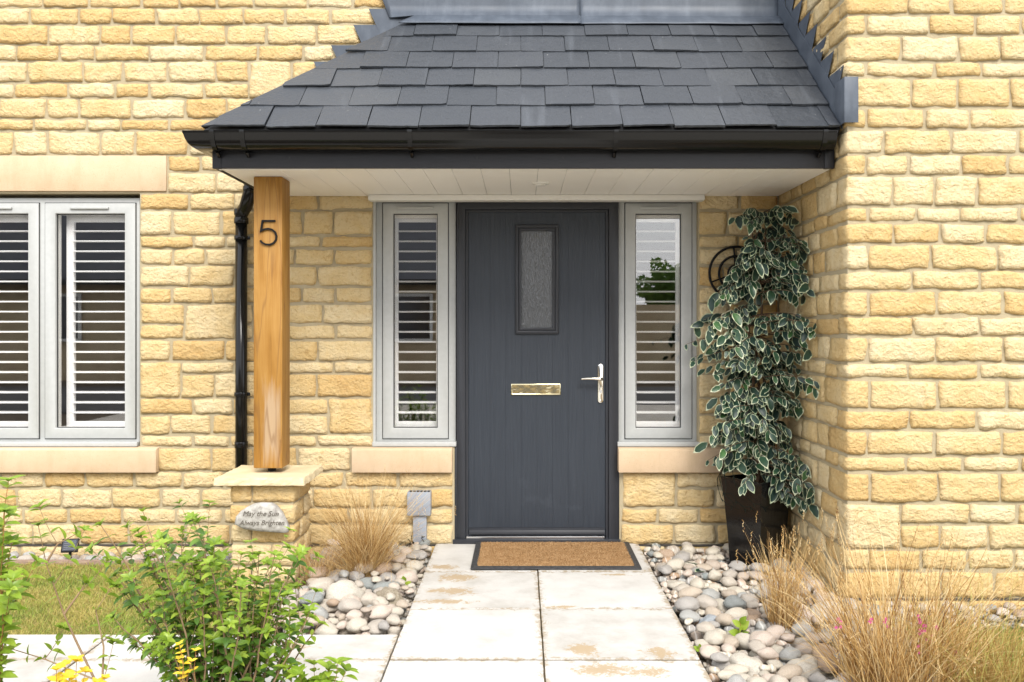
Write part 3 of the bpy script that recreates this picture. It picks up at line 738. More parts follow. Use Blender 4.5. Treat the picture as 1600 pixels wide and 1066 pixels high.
special(BR, 'cobble', 'flat slate blue cobble just left below the small grass clump', 1222, 1008, .058, M['peb_blue'], 4.0, .45)
special(BR, 'cobble', 'large pale rough cobble leaning toward the wing wall corner', 1290, 950, .085, M['peb_white'], 5.2, .7)
special(BR, 'cobble', 'buff stone behind the small grass clump near the planter', 1216, 892, .085, M['peb_brown'], 6.1, .5)
nR = fill_bed(BR, bedR, 1100, 1150, insR, random.Random(21), [.015, .018, .022, .027, .033, .046], 298, zmax=.02)
bedL = bedbase('pebble_bed', -1.155, -.515, 3.60, 5.098, -.085)
BLd = Bed(-1.165, -.505, 3.59, 5.085, -.085)
def insL(x, y, r):
    if x + r > -.515 or x - r < -1.16 or y - r < 3.597 or y + r > 5.08: return False
    return not (x - r < -1.13 and 4.32 < y < 4.68)
special(BLd, 'cobble', 'large smooth cream cobble in front of the left straw grass', 535, 925, .088, M['peb_white'], .8, .8)
special(BLd, 'cobble', 'angular brown rock beside the path in the left bed', 610, 932, .085, M['peb_brown'], 1.9, .75, .34)
special(BLd, 'cobble', 'rough pale cobble below the dry grass on the left', 500, 903, .068, M['peb_white'], 2.6, .65)
nL = fill_bed(BLd, bedL, 700, 400, insL, random.Random(22), [.019, .025, .030, .038, .048, .060], 240, zmax=.03)
bedS = bedbase('pebble_strip', -6, -1.16, 4.795, 5.098, -.112)
BS = Bed(-3.4, -1.165, 4.79, 5.085, -.112)
nS = fill_bed(BS, bedS, 430, 230, lambda x, y, r: y - r > 4.793 and y + r < 5.082 and x + r < -1.17 and x - r > -3.395, random.Random(23), [.016, .02, .025, .03, .036], 150, zmax=-.01)
bedT = bedbase('pebble_strip', 1.625, 6, 3.935, 4.04, -.11)
BT = Bed(1.62, 3.1, 3.90, 4.04, -.11)
nT = fill_bed(BT, bedT, 160, 80, lambda x, y, r: y + r < 4.034 and y - r > 3.91 and x - r > 1.63, random.Random(24), [.02, .024, .028, .034], 80, zmax=0)
print('pebbles', nR, nL, nS, nT)
structure(MB().box(-6, -.515, 1.5, 2.985, -.155, -.05).build('flower_bed', M['soil']))
structure(MB().box(.70, 1.615, 1.5, 2.0, -.157, -.09).build('gravel_verge', M['grit']))
structure(MB().box(-6, -.515, -4, 1.495, -.155, -.006).box(.70, 6, -4, 1.495, -.155, -.006).build('bounce_forecourt', M['bounce_drive']))  # unseen pale ground, added to bounce light up under the porch

# ------------------------------------------------------------------ cast stone sills and lintel
def cast(name, label, cat, px0, px1, py0, py1, proud):
    o = MB().box(sx(px0), sx(px1), YW - proud, YW + .1, sz(py1), sz(py0)).build(name, M['cast'], None, bevel=.004)
    return tag(o, label, cat)
cast('window_lintel', 'smooth buff cast stone lintel above the left window', 'lintel', -135, 260, 243.5, 299, .018)
def sill(label, px0, px1):
    x0, x1 = PX(px0, 5.04), PX(px1, 5.04); z0, z1 = PZ(739, 5.04), PZ(700.5, 5.04)
    mb = MB(); mb.prism([(5.045, z0), (5.045, z1 - .012), (5.06, z1 - .004), (5.17, z1 + .006), (5.17, z0)], x0, x1, 'x')
    o = mb.build('window_sill', M['cast'], None, bevel=.003)
    return tag(o, label, 'window sill', 'cast stone window sills')
sill('buff cast stone sill below the wide left window', -120, 243)
sill('buff cast stone sill below the narrow sidelight left of the door', 549, 706)
sill('buff cast stone sill below the sidelight right of the door, near the ficus', 967, 1128)

# ------------------------------------------------------------------ windows, shutters
YG = 5.150
def louvres(th, x0, x1, z0, z1, y, pitch=.0612):
    MB().ring(x0, x1, z0, z1, (.045, .045, .05, .05), y - .014, y + .014).build('shutter_frame', M['shutter'], th, bevel=.002)
    n = int((z1 - z0 - .11) / pitch); a0 = z0 + .05 + ((z1 - z0 - .10) - (n - 1) * pitch) / 2
    first = None
    for i in range(n):
        zc = a0 + i * pitch; xc = (x0 + x1) / 2
        if first is None:
            hw = (x1 - x0) / 2 - .046; t = R(5); c, s_ = math.cos(t), math.sin(t); prof = []
            for (u, v) in ((-.031, 0), (-.022, .0042), (0, .0056), (.022, .0042), (.031, 0), (.022, -.0042), (0, -.0056), (-.022, -.0042)):
                prof.append((y + u * c - v * s_, zc + u * s_ + v * c))
            o = MB().prism(prof, xc - hw, xc + hw, 'x').build('louvre', M['shutter'], th, origin=(xc, y, zc), smooth=False)
            first = o
        else:
            link('louvre', first.data, th, Vector((xc, y, zc)) - Vector(th['_o']))
def casement(win, x0, x1, z0, z1, vent=True, st=.062, glass_ins=None):
    """sash with glass inside a frame; black gasket line round it"""
    MB().ring(x0 - .004, x1 + .004, z0 - .004, z1 + .004, .012, 5.134, 5.15).build('gasket', M['gasket'], win)
    s_ = MB().ring(x0, x1, z0, z1, st, 5.126, 5.18); sash = s_.build('sash', M['frame'], win, bevel=.004)
    gx0, gx1, gz0, gz1 = x0 + st, x1 - st, z0 + st, z1 - st
    MB().ring(gx0 - .002, gx1 + .002, gz0 - .002, gz1 + .002, .007, 5.146, 5.152).build('bead', M['gasket'], sash)
    MB().box(gx0, gx1, YG, YG + .004, gz0, gz1).build('pane', M['glass'], sash)
    MB().ring(gx0 - .003, gx1 + .003, gz0 - .003, gz1 + .003, .006, 5.156, 5.19).build('inner_bead', M['white'], sash)
    if vent:
        c = (x0 + x1) / 2; MB().box(c - .115 if x1 - x0 > .45 else c - .11, c + .115 if x1 - x0 > .45 else c + .11, 5.112, 5.127, z1 - .037, z1 - .022).build('trickle_vent', M['frame'], sash, bevel=.004)
    return gx0, gx1, gz0, gz1
YP = 5.126
def make_window(label, px0, px1, sashes, shut_label, room):
    x0, x1 = PX(px0, YP), PX(px1, YP); z1, z0 = PZ(309, YP), PZ(691, YP)
    win = thing('casement_window', label, 'window', ((x0 + x1) / 2, 5.14, z0))
    fr = MB().ring(x0, x1, z0, z1, (.045, .045, .03, .04), 5.138, 5.21); frame = fr.build('window_frame', M['frame'], win, bevel=.003)
    MB().box(x0 - .006, x1 + .006, 5.085, 5.16, PZ(697.5, 5.10), PZ(690.5, 5.10)).build('frame_sill', M['frame'], win, bevel=.003)
    if len(sashes) > 1:
        for a, b in zip(sashes, sashes[1:]):
            MB().box(PX(a[1], YP) - .006, PX(b[0], YP) + .006, 5.1375, 5.205, z0 + .02, z1 - .03).build('mullion', M['frame'], win, bevel=.003)
    for i, (a, b) in enumerate(sashes):
        gx = casement(win, PX(a, YP), PX(b, YP), PZ(688, YP) + .01, PZ(317.5, YP))
        sh = thing('plantation_shutter', shut_label[i], 'shutter', ((gx[0] + gx[1]) / 2, 5.235, gx[2] - .02), 'white louvred shutters')
        e = .028 if px0 > 300 else .0
        louvres(sh, gx[0] - e + (.018 if px0 < 300 else 0), gx[1] + e + (.035 if px0 < 300 else 0), gx[2] - .02, gx[3] + .01, 5.232)
    # dim room behind
    rm = MB(); a, b, c, d, y0, y1 = x0 - .05, x1 + .05, z0 - .05, z1 + .05, 5.40, 7.4
    a2, b2, c2, d2 = room
    rm.add([(a2, y1, c2), (b2, y1, c2), (b2, y1, d2), (a2, y1, d2), (a2, y0, c2), (b2, y0, c2), (b2, y0, d2), (a2, y0, d2)],
           [(0, 1, 2, 3), (0, 4, 5, 1), (3, 2, 6, 7), (0, 3, 7, 4), (1, 5, 6, 2)])
    structure(rm.build('room', M['room'], None, fix=False))
    return win
make_window('wide sage grey casement window left of the porch', -95, 217, [(-81, 60), (70, 211)],
            ['white louvred shutter behind the left casement, cut by the picture edge', 'white louvred shutter in the casement right of the grey mullion'], (-3.9, -1.9, 0, 2.4))
make_window('narrow sage grey sidelight window left of the front door', 585, 712, [(598, 700)], ['white louvred shutter in the sidelight left of the door'], (-1.2, .0, 0, 2.4))
make_window('narrow sage grey sidelight window right of the front door', 965.5, 1090, [(977, 1081)], ['white louvred shutter in the sidelight right of the door'], (.1, 1.5, 0, 2.4))
# mastic bead round the openings
tag(MB().box(sx(583), sx(586.5), 5.094, 5.15, sz(699), sz(302)).build('reveal_seal', M['frame']), 'pale sealant strip between left sidelight and stone', 'seal')

# ------------------------------------------------------------------ front door
YD = 5.115
dz0 = PZ(845, YD)
door = thing('front_door', 'dark anthracite grey composite front door with small glazed slot', 'door', (PX(840, YD), YD, 0))
def db(px0, px1, py0, py1, y0, y1, name, mat, par=door, **k):
    return MB().box(PX(px0, YD), PX(px1, YD), y0, y1, PZ(py1, YD), PZ(py0, YD)).build(name, mat, par, **k)
fz = (PZ(846, YD), PZ(314, YD))
MB().ring(PX(713.5, YD), PX(966.5, YD), fz[0] - .03, fz[1], (.052, .058, .03, .05), 5.106, 5.22).build('door_frame', M['anth'], door, bevel=.003)
MB().ring(PX(727, YD), PX(951, YD), PZ(846, YD) - .01, PZ(327, YD), (.016, .016, .01, .016), 5.118, 5.21).build('rebate', M['anth'], door, bevel=.003)
# lower apron of the frame down to the paving, wider than the sidelights' gap
for a, b in ((709.5, 714), (966, 970)):
    db(a, b, 698, 848, 5.104, 5.20, 'frame_skirt', M['anth'], bevel=.003)
leaf = MB(); a, b = PX(731.5, YD), PX(946.5, YD); n = 8
gl = (PX(806, YD), PX(872, YD), PZ(521, YD), PZ(352, YD))
zl0, zl1 = PZ(838, YD), PZ(331, YD)
leaf.box(a, b, 5.132, 5.175, zl0, gl[2]).box(a, b, 5.132, 5.175, gl[3], zl1).box(a, gl[0], 5.132, 5.175, gl[2], gl[3]).box(gl[1], b, 5.132, 5.175, gl[2], gl[3])
leafo = leaf.build('door_leaf', M['door'], door)
# moulded planks on the skin
for i in range(8):
    u0, u1 = a + .036 + (b - a - .072) * i / 8, a + .036 + (b - a - .072) * (i + 1) / 8
    mb = MB(); zb, zt, e = zl0 + .05, zl1 - .03, .001; p, q = u0 + .001, u1 - .001
    if u1 < gl[0] or u0 > gl[1]: mb.box(p, q, 5.1300, 5.133, zb, zt)
    elif u0 < gl[0]: mb.prism([(p, zb), (q, zb), (q, gl[2] - e), (gl[0] - e, gl[2] - e), (gl[0] - e, gl[3] + e), (q, gl[3] + e), (q, zt), (p, zt)], 5.13, 5.133)
    elif u1 > gl[1]: mb.prism([(q, zb), (p, zb), (p, gl[2] - e), (gl[1] + e, gl[2] - e), (gl[1] + e, gl[3] + e), (p, gl[3] + e), (p, zt), (q, zt)], 5.13, 5.133)
    else: mb.box(p, q, 5.1300, 5.133, zb, gl[2] - e).box(p, q, 5.1300, 5.133, gl[3] + e, zt)
    mb.build('door_board', M['door'], leafo)
gs = MB().ring(gl[0] - .004, gl[1] + .004, gl[2] - .004, gl[3] + .004, .019, 5.112, 5.15).build('glazing_frame', M['anth'], door, bevel=.005)
MB().ring(gl[0] + .0142, gl[1] - .0142, gl[2] + .0142, gl[3] - .0142, .0185, 5.122, 5.15).build('inner_bead', M['anth'], gs, bevel=.004)
MB().box(gl[0] + .02, gl[1] - .02, 5.138, 5.15, gl[2] + .02, gl[3] - .02).build('obscured_pane', M['obscure'], gs)
MB().box(gl[0] + .001, gl[1] - .001, 5.151, 5.17, gl[2] + .001, gl[3] - .001).build('slot_light_block', M['gasket'], gs)  # opaque backing box, added to stop light leaking through the door slot
# letter plate
lp = MB().ring(PX(798.5, YD), PX(876, YD), PZ(617.5, YD), PZ(600, YD), .008, 5.119, 5.132).build('letter_plate', M['brass'], door, bevel=.003)
flap = MB(); nx_, nz_ = 24, 6; fx0, fx1, fzz0, fzz1 = PX(798.5, YD) + .007, PX(876, YD) - .007, PZ(617.5, YD) + .007, PZ(600, YD) - .007
vs_ = [(fx0 + (fx1 - fx0) * i / nx_, 5.1245 + .0015 * noise.noise(Vector((i * .33, j * .5, 4))), fzz0 + (fzz1 - fzz0) * j / nz_) for i in range(nx_ + 1) for j in range(nz_ + 1)]
flap.add(vs_, [(i * (nz_ + 1) + j, (i + 1) * (nz_ + 1) + j, (i + 1) * (nz_ + 1) + j + 1, i * (nz_ + 1) + j + 1) for i in range(nx_) for j in range(nz_)])
flap.build('flap', M['brass'], lp, fix=False, smooth=True)
# handle
hx = PX(938.5, YD); hz = PZ(592, YD)
pl = MB(); pz0, pz1 = PZ(630, YD), PZ(569, YD); hw = .0165; pts = []
for k in range(9): t = math.pi * k / 8; pts.append((hx + hw * math.cos(t), pz1 - hw + hw * math.sin(t)))
for k in range(9): t = math.pi + math.pi * k / 8; pts.append((hx + hw * math.cos(t), pz0 + hw + hw * math.sin(t)))
pl.prism(pts, 5.119, 5.131, 'y'); handle = pl.build('handle_plate', M['chrome'], door, bevel=.003)
MB().tube([(hx, 5.12, hz), (hx, 5.075, hz)], .009, 14).build('spindle', M['chrome'], handle, smooth=True)
MB().tube([(hx + .008, 5.072, hz), (hx - .01, 5.070, hz + .001), (hx - .04, 5.068, hz + .003), (hx - .08, 5.070, hz + .004), (hx - .112, 5.076, hz + .001), (hx - .122, 5.08, hz)],
          [.0095, .0105, .0085, .0072, .007, .004], 14).build('lever', M['chrome'], handle, smooth=True)
MB().tube([(hx, 5.12, PZ(612, YD)), (hx, 5.112, PZ(612, YD))], .009, 16).build('lock_cylinder', M['alu'], handle)
for zz in (pz0 + .014, pz1 - .014): MB().sphere((hx, 5.119, zz), (.004, .002, .004), 8).build('screw', M['alu'], handle, smooth=True)
# weather bar, threshold
wb = MB().prism([(5.131, PZ(825, YD)), (5.112, PZ(829, YD)), (5.106, PZ(834.5, YD)), (5.131, PZ(834.5, YD))], a + .006, b - .006, 'x')
wb.build('weather_bar', M['anth'], door, bevel=.0015)
MB().box(PX(729, YD), PX(944, YD), 5.098, 5.135, PZ(841, YD), PZ(837.5, YD)).build('threshold_strip', M['alu'], door, bevel=.001)
db(708, 968.5, 841.5, 851, 5.085, 5.2, 'threshold', M['anth'], bevel=.002)

# ------------------------------------------------------------------ porch canopy
SZ = 2.06; YFa = 4.174; EZ = 2.22; TH = math.atan(.884); CT, ST = math.cos(TH), math.sin(TH); Y0 = 4.079
canopy = thing('porch_canopy', 'slate roofed porch canopy over the front door', 'canopy', (0, 4.6, 2.05))
XH0 = -1.507
def roofP(x, v, n): return (x, Y0 + v * CT - n * ST, EZ + v * ST + n * CT)
VT = (YW - Y0) / CT
hipx = lambda v: XH0 + .894 * v * CT
deck = MB()
A = [roofP(XH0, -.005, 0), roofP(X_R - .01, -.005, 0), roofP(X_R - .01, VT - .01, 0), roofP(hipx(VT), VT - .01, 0)]
B = (XH0, YW - .01, EZ)
lo = [(XH0 + .02, Y0 + .12, EZ - .02), (X_R - .01, Y0 + .12, EZ - .02), (X_R - .01, YW - .01, EZ - .02), (XH0 + .02, YW - .01, EZ - .02)]
deck.add(A + [B] + lo, [(0, 1, 2, 3), (0, 3, 4), (5, 8, 7, 6), (0, 5, 6, 1), (4, 8, 5, 0), (1, 6, 7, 2), (2, 7, 8, 4, 3)])
deck.build('deck_light_block', M['gasket'], canopy, fix=True)  # solid dark wedge below the slates, put in to block light
def clip(poly, a, b, c):  # keep a*x+b*y+c>=0
    res = []
    for i in range(len(poly)):
        p, q = poly[i], poly[(i + 1) % len(poly)]; dp = a * p[0] + b * p[1] + c; dq = a * q[0] + b * q[1] + c
        if dp >= 0: res.append(p)
        if dp * dq < 0: t = dp / (dp - dq); res.append((p[0] + (q[0] - p[0]) * t, p[1] + (q[1] - p[1]) * t))
    return res
rr = random.Random(5); EXPO = .208; nsl = 0
def slate_poly(x0, x1, v0, v1, rr):
    n = 9; tail = [(x0 + (x1 - x0) * k / n, v0 + rr.uniform(-.0022, .0022)) for k in range(n + 1)]
    if rr.random() < .25: tail[0] = (tail[0][0] + .001, v0 + .006)
    if rr.random() < .25: tail[-1] = (tail[-1][0] - .001, v0 + .007)
    rs = [(x1 + rr.uniform(-.0014, .0008), v0 + (v1 - v0) * k / 6) for k in range(1, 7)]; ls = [(x0 + rr.uniform(-.0008, .0014), v1 - (v1 - v0) * k / 6) for k in range(6)]
    return tail + rs + ls
for i in range(6):
    v0 = i * EXPO - .004; v1 = min(v0 + .45, VT - .012)
    if v1 - v0 < .1: continue
    off = -.004 + (-.121 if i % 2 else 0)
    k0 = int((hipx(v0) - off) / .242) - 2
    for k in range(k0, 9):
        x0 = off + k * .242 + .0016; x1 = x0 + .242 - .0035; dv = rr.uniform(-.003, .004)
        if x0 > 1.49 or x1 < hipx(v0) : continue
        if x1 > 1.40 and x1 < 1.50 and i % 2 == 0: x1 = 1.503
        x1 = min(x1, 1.503)
        poly = slate_poly(x0, x1, v0 + dv, v1, rr)
        poly = clip(poly, 1, -.894 * CT, -(XH0 - .006))
        if len(poly) < 3 or max(p[0] for p in poly) - min(p[0] for p in poly) < .03: continue
        ts = rr.uniform(.007, .012); tw = rr.uniform(-.0035, .004); tl = rr.uniform(-.002, .006); xc = sum(p[0] for p in poly) / len(poly)
        def nb(p): s_ = (p[1] - v0) / .45; return .0150 * (1 - s_) + .001 + (tl + tw * (p[0] - xc) / .12) * (1 - s_)
        top = [roofP(p[0], p[1], nb(p) + ts) for p in poly]; bot = [roofP(p[0], p[1], nb(p)) for p in poly]; n = len(poly)
        mb = MB().add(top + bot, [tuple(range(n)), tuple(range(2 * n - 1, n - 1, -1))] + [(q, q + n, (q + 1) % n + n, (q + 1) % n) for q in range(n)])
        o = mb.build('slate', M['slate'], canopy, origin=roofP(xc, v0 + .1, .02)); nsl += 1
        # chipped tail edge reads through the 8 mm thickness
print('slates', nsl)
# side slope slates (seen only from the left)
TS = math.atan(.884 / .894); VS = (.894 * (YW - Y0)) / math.cos(TS); mb = MB()
for i in range(6):
    v0 = i * .208; v1 = min(v0 + .40, VS)
    for k in range(6):
        y0 = Y0 - .1 + k * .242 + (i % 2) * .121; y1 = y0 + .239
        poly = [(y0, v0), (y1, v0), (y1, v1), (y0, v1)]
        poly = clip(poly, 1, -math.cos(TS) / .894, -(Y0 + .004)); poly = clip(poly, -1, 0, YW - .02)
        if len(poly) < 3: continue
        def sp(p, n): return (XH0 + p[1] * math.cos(TS) - n * math.sin(TS), p[0], EZ + p[1] * math.sin(TS) + n * math.cos(TS))
        nb = lambda p: .016 * (1 - (p[1] - v0) / .4) + .001
        n = len(poly); mb.add([sp(p, nb(p) + .008) for p in poly] + [sp(p, nb(p)) for p in poly], [tuple(range(n)), tuple(range(2 * n - 1, n - 1, -1))] + [(q, q + n, (q + 1) % n + n, (q + 1) % n) for q in range(n)])
stuff(mb.build('side_slates', M['slate'], canopy))
# lead: apron and upstand over the top of the slates
def lead_sheet(x0, x1, left=False, right=False, lift=0):
    mb = MB(); n = 40; vs = []; prof = [(1.186, .034), (1.20, .036), (VT - .055, .030)]
    cols = []
    for i in range(n + 1):
        t = i / n; col = []
        for j in range(9):
            if j < 3:
                v, nn = prof[j]
                if j == 0: v += .006 * noise.noise(Vector((x0 + (x1 - x0) * t * 1, 3, 1)) * 3)
                xl = max(x0, hipx(v) + .004) if left else x0
                x = xl + (x1 - xl) * t; p = roofP(x, v, nn + lift + .003 * noise.noise(Vector((x * 5, v * 9, 2))))
            else:
                z = 3.105 + (j - 3) * .075
                xl = (-.775 - .06 * min(1, (z - 3.1) / .15)) if left else x0
                x = xl + (x1 - xl) * t; p = (x, 5.062 - lift - .004 * (j - 3) / 6 + .004 * noise.noise(Vector((x * 4, z * 6, 9))), z)
            col.append(p)
        cols.append(col)
    for c in cols: vs += c
    fs = [(i * 9 + j, (i + 1) * 9 + j, (i + 1) * 9 + j + 1, i * 9 + j + 1) for i in range(n) for j in range(8)]
    back = [(x, y + .004 if j >= 3 else y + .002, z - .004) for i_, c in enumerate(cols) for j, (x, y, z) in enumerate(c)]
    N_ = len(vs); mb.add(vs + back, fs + [tuple(q + N_ for q in f[::-1]) for f in fs] + [(i * 9, i * 9 + N_, (i + 1) * 9 + N_, (i + 1) * 9) for i in range(n)]
            + [(i, i + 1, i + 1 + N_, i + N_) for i in range(8)] + [(n * 9 + i + 1, n * 9 + i, n * 9 + i + N_, n * 9 + i + 1 + N_) for i in range(8)])
    return mb.build('lead_apron', M['lead'], canopy, smooth=True, fix=False)
lead_sheet(-.83, .342, left=True, lift=.004)
lead_sheet(.335, X_R - .008, right=True)
# stepped lead on the house wall, left
tips = [(576, 14), (552, 39), (517, 71), (490, 96.5)]
T = [(PX(a, 5.07), PZ(b, 5.07)) for a, b in tips]
while T[-1][0] > -1.60: T.append((T[-1][0] - .108, T[-1][1] - .107))
T = [(T[0][0] + .108, T[0][1] + .107)] + T
for i, (tx, tz) in enumerate(T):
    nx_ = T[i - 1] if i else (tx + .108, tz + .107)
    top = [(tx, tz), (nx_[0] + .10, tz), (nx_[0] + .20, tz - .24), (tx + .145, tz - .30), (tx + .055, tz - .12)]
    if top[2][1] < EZ: continue
    mb = MB(); yy = 5.070 - .0022 * (i % 2)
    mb.prism(top, yy, yy + .0018, 'y'); mb.build('step_flashing', M['lead'], canopy)
# stepped lead on the wing's reveal, right
for k in range(11):
    ty, tz = 4.05 + .1165 * k, 2.517 + .107 * k
    if ty > 5.08: break
    y2 = min(ty + .19, 5.09)
    sl = lambda y: EZ + .884 * (y - 4.08) + .012
    xx = X_R - .006 - .0035 * (k % 2)
    poly = [(ty, tz), (y2, tz), (y2, sl(y2)), (ty + .02, sl(ty + .02)), (ty - .035, sl(ty - .035) if k else 2.236), (ty - .035 + .03, tz - .12), (ty + .03, tz - .055)]
    poly = [(ty, tz), (y2, tz), (y2, sl(y2)), (ty + .015, sl(ty + .015)), (ty + .085, tz - .107)]
    MB().prism(poly, xx, xx + .0022, 'x').build('step_flashing', M['lead'], canopy)
band = [(4.123, 2.25), (4.123, sl(4.123) + .14), (5.09, sl(5.09) + .14), (5.09, sl(5.09))]
MB().prism(band, X_R - .0125, X_R - .0105, 'x').build('soaker_strip', M['lead'], canopy)
MB().prism([(X_R - .0155, 4.013), (X_R + .05, 4.013), (X_R + .05, 4.0165), (X_R - .0132, 4.0165), (X_R - .0132, 4.14), (X_R - .0155, 4.14)], 2.238, 2.452, 'z').build('corner_flashing', M['lead'], canopy, bevel=.001)
# fascias
MB().box(-1.498, X_R - .052, YFa, YFa + .018, SZ - .006, EZ - .005).build('fascia_board', M['fascia'], canopy, bevel=.002)
MB().box(-1.5015, -1.46, YFa - .003, YFa + .02, SZ - .008, EZ - .006).build('fascia_corner', M['fascia'], canopy, bevel=.002)
MB().box(-1.4985, -1.482, YFa + .0215, YW - .02, SZ - .006, EZ - .005).build('fascia_board', M['fascia'], canopy, bevel=.002)
MB().box(X_R - .0525, X_R - .004, YFa - .0035, YFa + .02, SZ - .008, EZ - .006).build('fascia_corner', M['fascia'], canopy, bevel=.002)
for p in (452, 745, 880, 1191): MB().tube([(PX(p, YFa), YFa + .001, PZ(246, YFa)), (PX(p, YFa), YFa - .0025, PZ(246, YFa))], .005, 10).build('nail_cap', M['gasket'], canopy)
# soffit boards
MB().box(-1.48, X_R - .003, YFa + .02, YW - .012, SZ + .004, SZ + .02).build('soffit_backing', M['gasket'], canopy)
x = -1.480; i = 0
while x < X_R - .01:
    x2 = min(x + .142, X_R - .004)
    MB().box(x + .0008, x2 - .0008, YFa + .0195, YW - .014, SZ - .002 if x > -1.47 else SZ - .002, SZ + .0035).build('soffit_board', M['soffit'], canopy, bevel=.0012, seg=1)
    x += .142
MB().box(-1.478, PX(500, 4.2), YFa + .0198, YFa + .036, SZ - .010, SZ - .0021).build('soffit_trim', M['soffit'], canopy, bevel=.002)
MB().box(PX(577, 5.07), PX(1099, 5.07), 5.02, 5.105, PZ(313.5, 5.03), SZ - .0022).build('cornice_trim', M['white'], canopy, bevel=.008)
sv = MB(); yv = 1343 * (SZ - EYE) / (512 - 286); xv = PX(845, yv)
sv.tube([(xv, yv, SZ - .001), (xv, yv, SZ - .008)], .046, 28); sv.tube([(xv, yv, SZ - .0082), (xv, yv, SZ - .016)], .03, 28)
tag(sv.build('soffit_sensor', M['white'], None, bevel=.001), 'small white round sensor on the porch soffit above the door', 'sensor')
# gutter: ogee section swept round the corner
prof = [(.0, -.004), (.0, -.066), (.018, -.075), (.040, -.077), (.060, -.073), (.077, -.063), (.090, -.048), (.099, -.030), (.104, -.012), (.108, -.004), (.1085, .006), (.103, .006), (.1025, -.002), (.098, -.014), (.093, -.030), (.084, -.046), (.072, -.058), (.057, -.067), (.040, -.071), (.02, -.069), (.005, -.062), (.005, -.004)]
GZ = 2.207
def sect(kind, pos):
    if kind == 'x': return [(pos, YFa - o, GZ + z) for o, z in prof]
    if kind == 'c': return [(-1.498 - o, YFa - o, GZ + z) for o, z in prof]
    return [(-1.498 - o, pos, GZ + z) for o, z in prof]
def sweep(secs, name, par, grow=0):
    mb = MB(); n = len(prof); vs = [p for s_ in secs for p in s_]
    fs = [(i * n + k, i * n + (k + 1) % n, (i + 1) * n + (k + 1) % n, (i + 1) * n + k) for i in range(len(secs) - 1) for k in range(n)]
    fs += [tuple(range(n)), tuple((len(secs) - 1) * n + k for k in range(n))[::-1]]
    o = mb.add(vs, fs).build(name, M['black'], par, smooth=True)
    try: o.data.set_sharp_from_angle(angle=R(50))
    except Exception: pass
    return o
gut = sweep([sect('x', X_R - .03), sect('x', -1.38)], 'gutter', canopy)
sweep([sect('x', -1.379), sect('c', 0), sect('y', 4.30)], 'gutter_corner', canopy)
sweep([sect('y', 4.301), sect('y', YW - .03)], 'gutter', canopy)
MB().prism([(YFa - o, GZ + z) for o, z in prof[:11]], X_R - .03, X_R - .026, 'x').build('gutter_end', M['black'], canopy)
def gbracket(x):
    mb = MB(); po = [(-.001, 0), (-.001, -.07), (.018, -.079), (.040, -.081), (.062, -.077), (.080, -.066), (.094, -.050), (.103, -.031), (.109, -.012), (.113, .0), (.113, .009), (.098, .009)]
    outer = po; inner = [(o * .95 + .001, z * .95 + .001) for o, z in po]
    v = []
    for xx in (x - .011, x + .011): v += [(xx, YFa - o, GZ + z) for o, z in outer] + [(xx, YFa - o, GZ + z) for o, z in inner]
    n = len(po); f = []
    for k in range(n - 1): f += [(k, k + 1, k + 1 + 2 * n, k + 2 * n), (k, k + n, k + n + 1, k + 1), (k + 2 * n, k + 2 * n + 1, k + 3 * n + 1, k + 3 * n)]
    mb.add(v, f); mb.tube([(x, YFa - .03, GZ - .08), (x, YFa - .004, GZ - .098)], .009, 8)
    mb.build('gutter_bracket', M['black'], canopy)
for p in (331, 378, 640, 963, 1290): gbracket(PX(p, 4.07))

# ------------------------------------------------------------------ downpipe
dx, dy = PX(377, 5.03), 5.03
dp = thing('downpipe', 'black plastic downpipe behind the oak post', 'downpipe', (dx, dy, -.1))
MB().tube([(-1.556, 4.93, 2.135), (-1.556, 4.93, 2.085), (-1.56, 4.935, 2.055), (-1.60, 4.99, 1.985), (dx, dy, 1.945), (dx, dy, 1.90)], [.036, .036, .038, .038, .038, .036], 20).build('offset_bend', M['black'], dp, smooth=True)
MB().tube([(dx, dy, 1.91), (dx, dy, -.1)], .034, 24).build('pipe', M['black'], dp, smooth=True)
for zz in (1.955, 1.905): MB().tube([(dx, dy, zz + .018), (dx, dy, zz - .018)], .041, 24).build('collar', M['black'], dp, bevel=.003)
MB().tube([(-1.556, 4.93, 2.09), (-1.556, 4.93, 2.06)], .041, 20).build('collar', M['black'], dp, bevel=.003)
for py in (372, 616):
    zz = PZ(py, dy); mb = MB(); mb.tube([(dx, dy, zz + .012), (dx, dy, zz - .012)], .040, 24); mb.box(dx + .03, dx + .052, dy - .004, dy + .006, zz - .010, zz + .010); mb.box(dx - .012, dx + .012, dy + .03, 5.10, zz - .01, zz + .01)
    mb.build('pipe_clip', M['black'], dp, bevel=.002)
MB().tube([(dx, dy, PZ(700, dy)), (dx, dy, PZ(690, dy))], .038, 24).build('collar', M['black'], dp, bevel=.002)

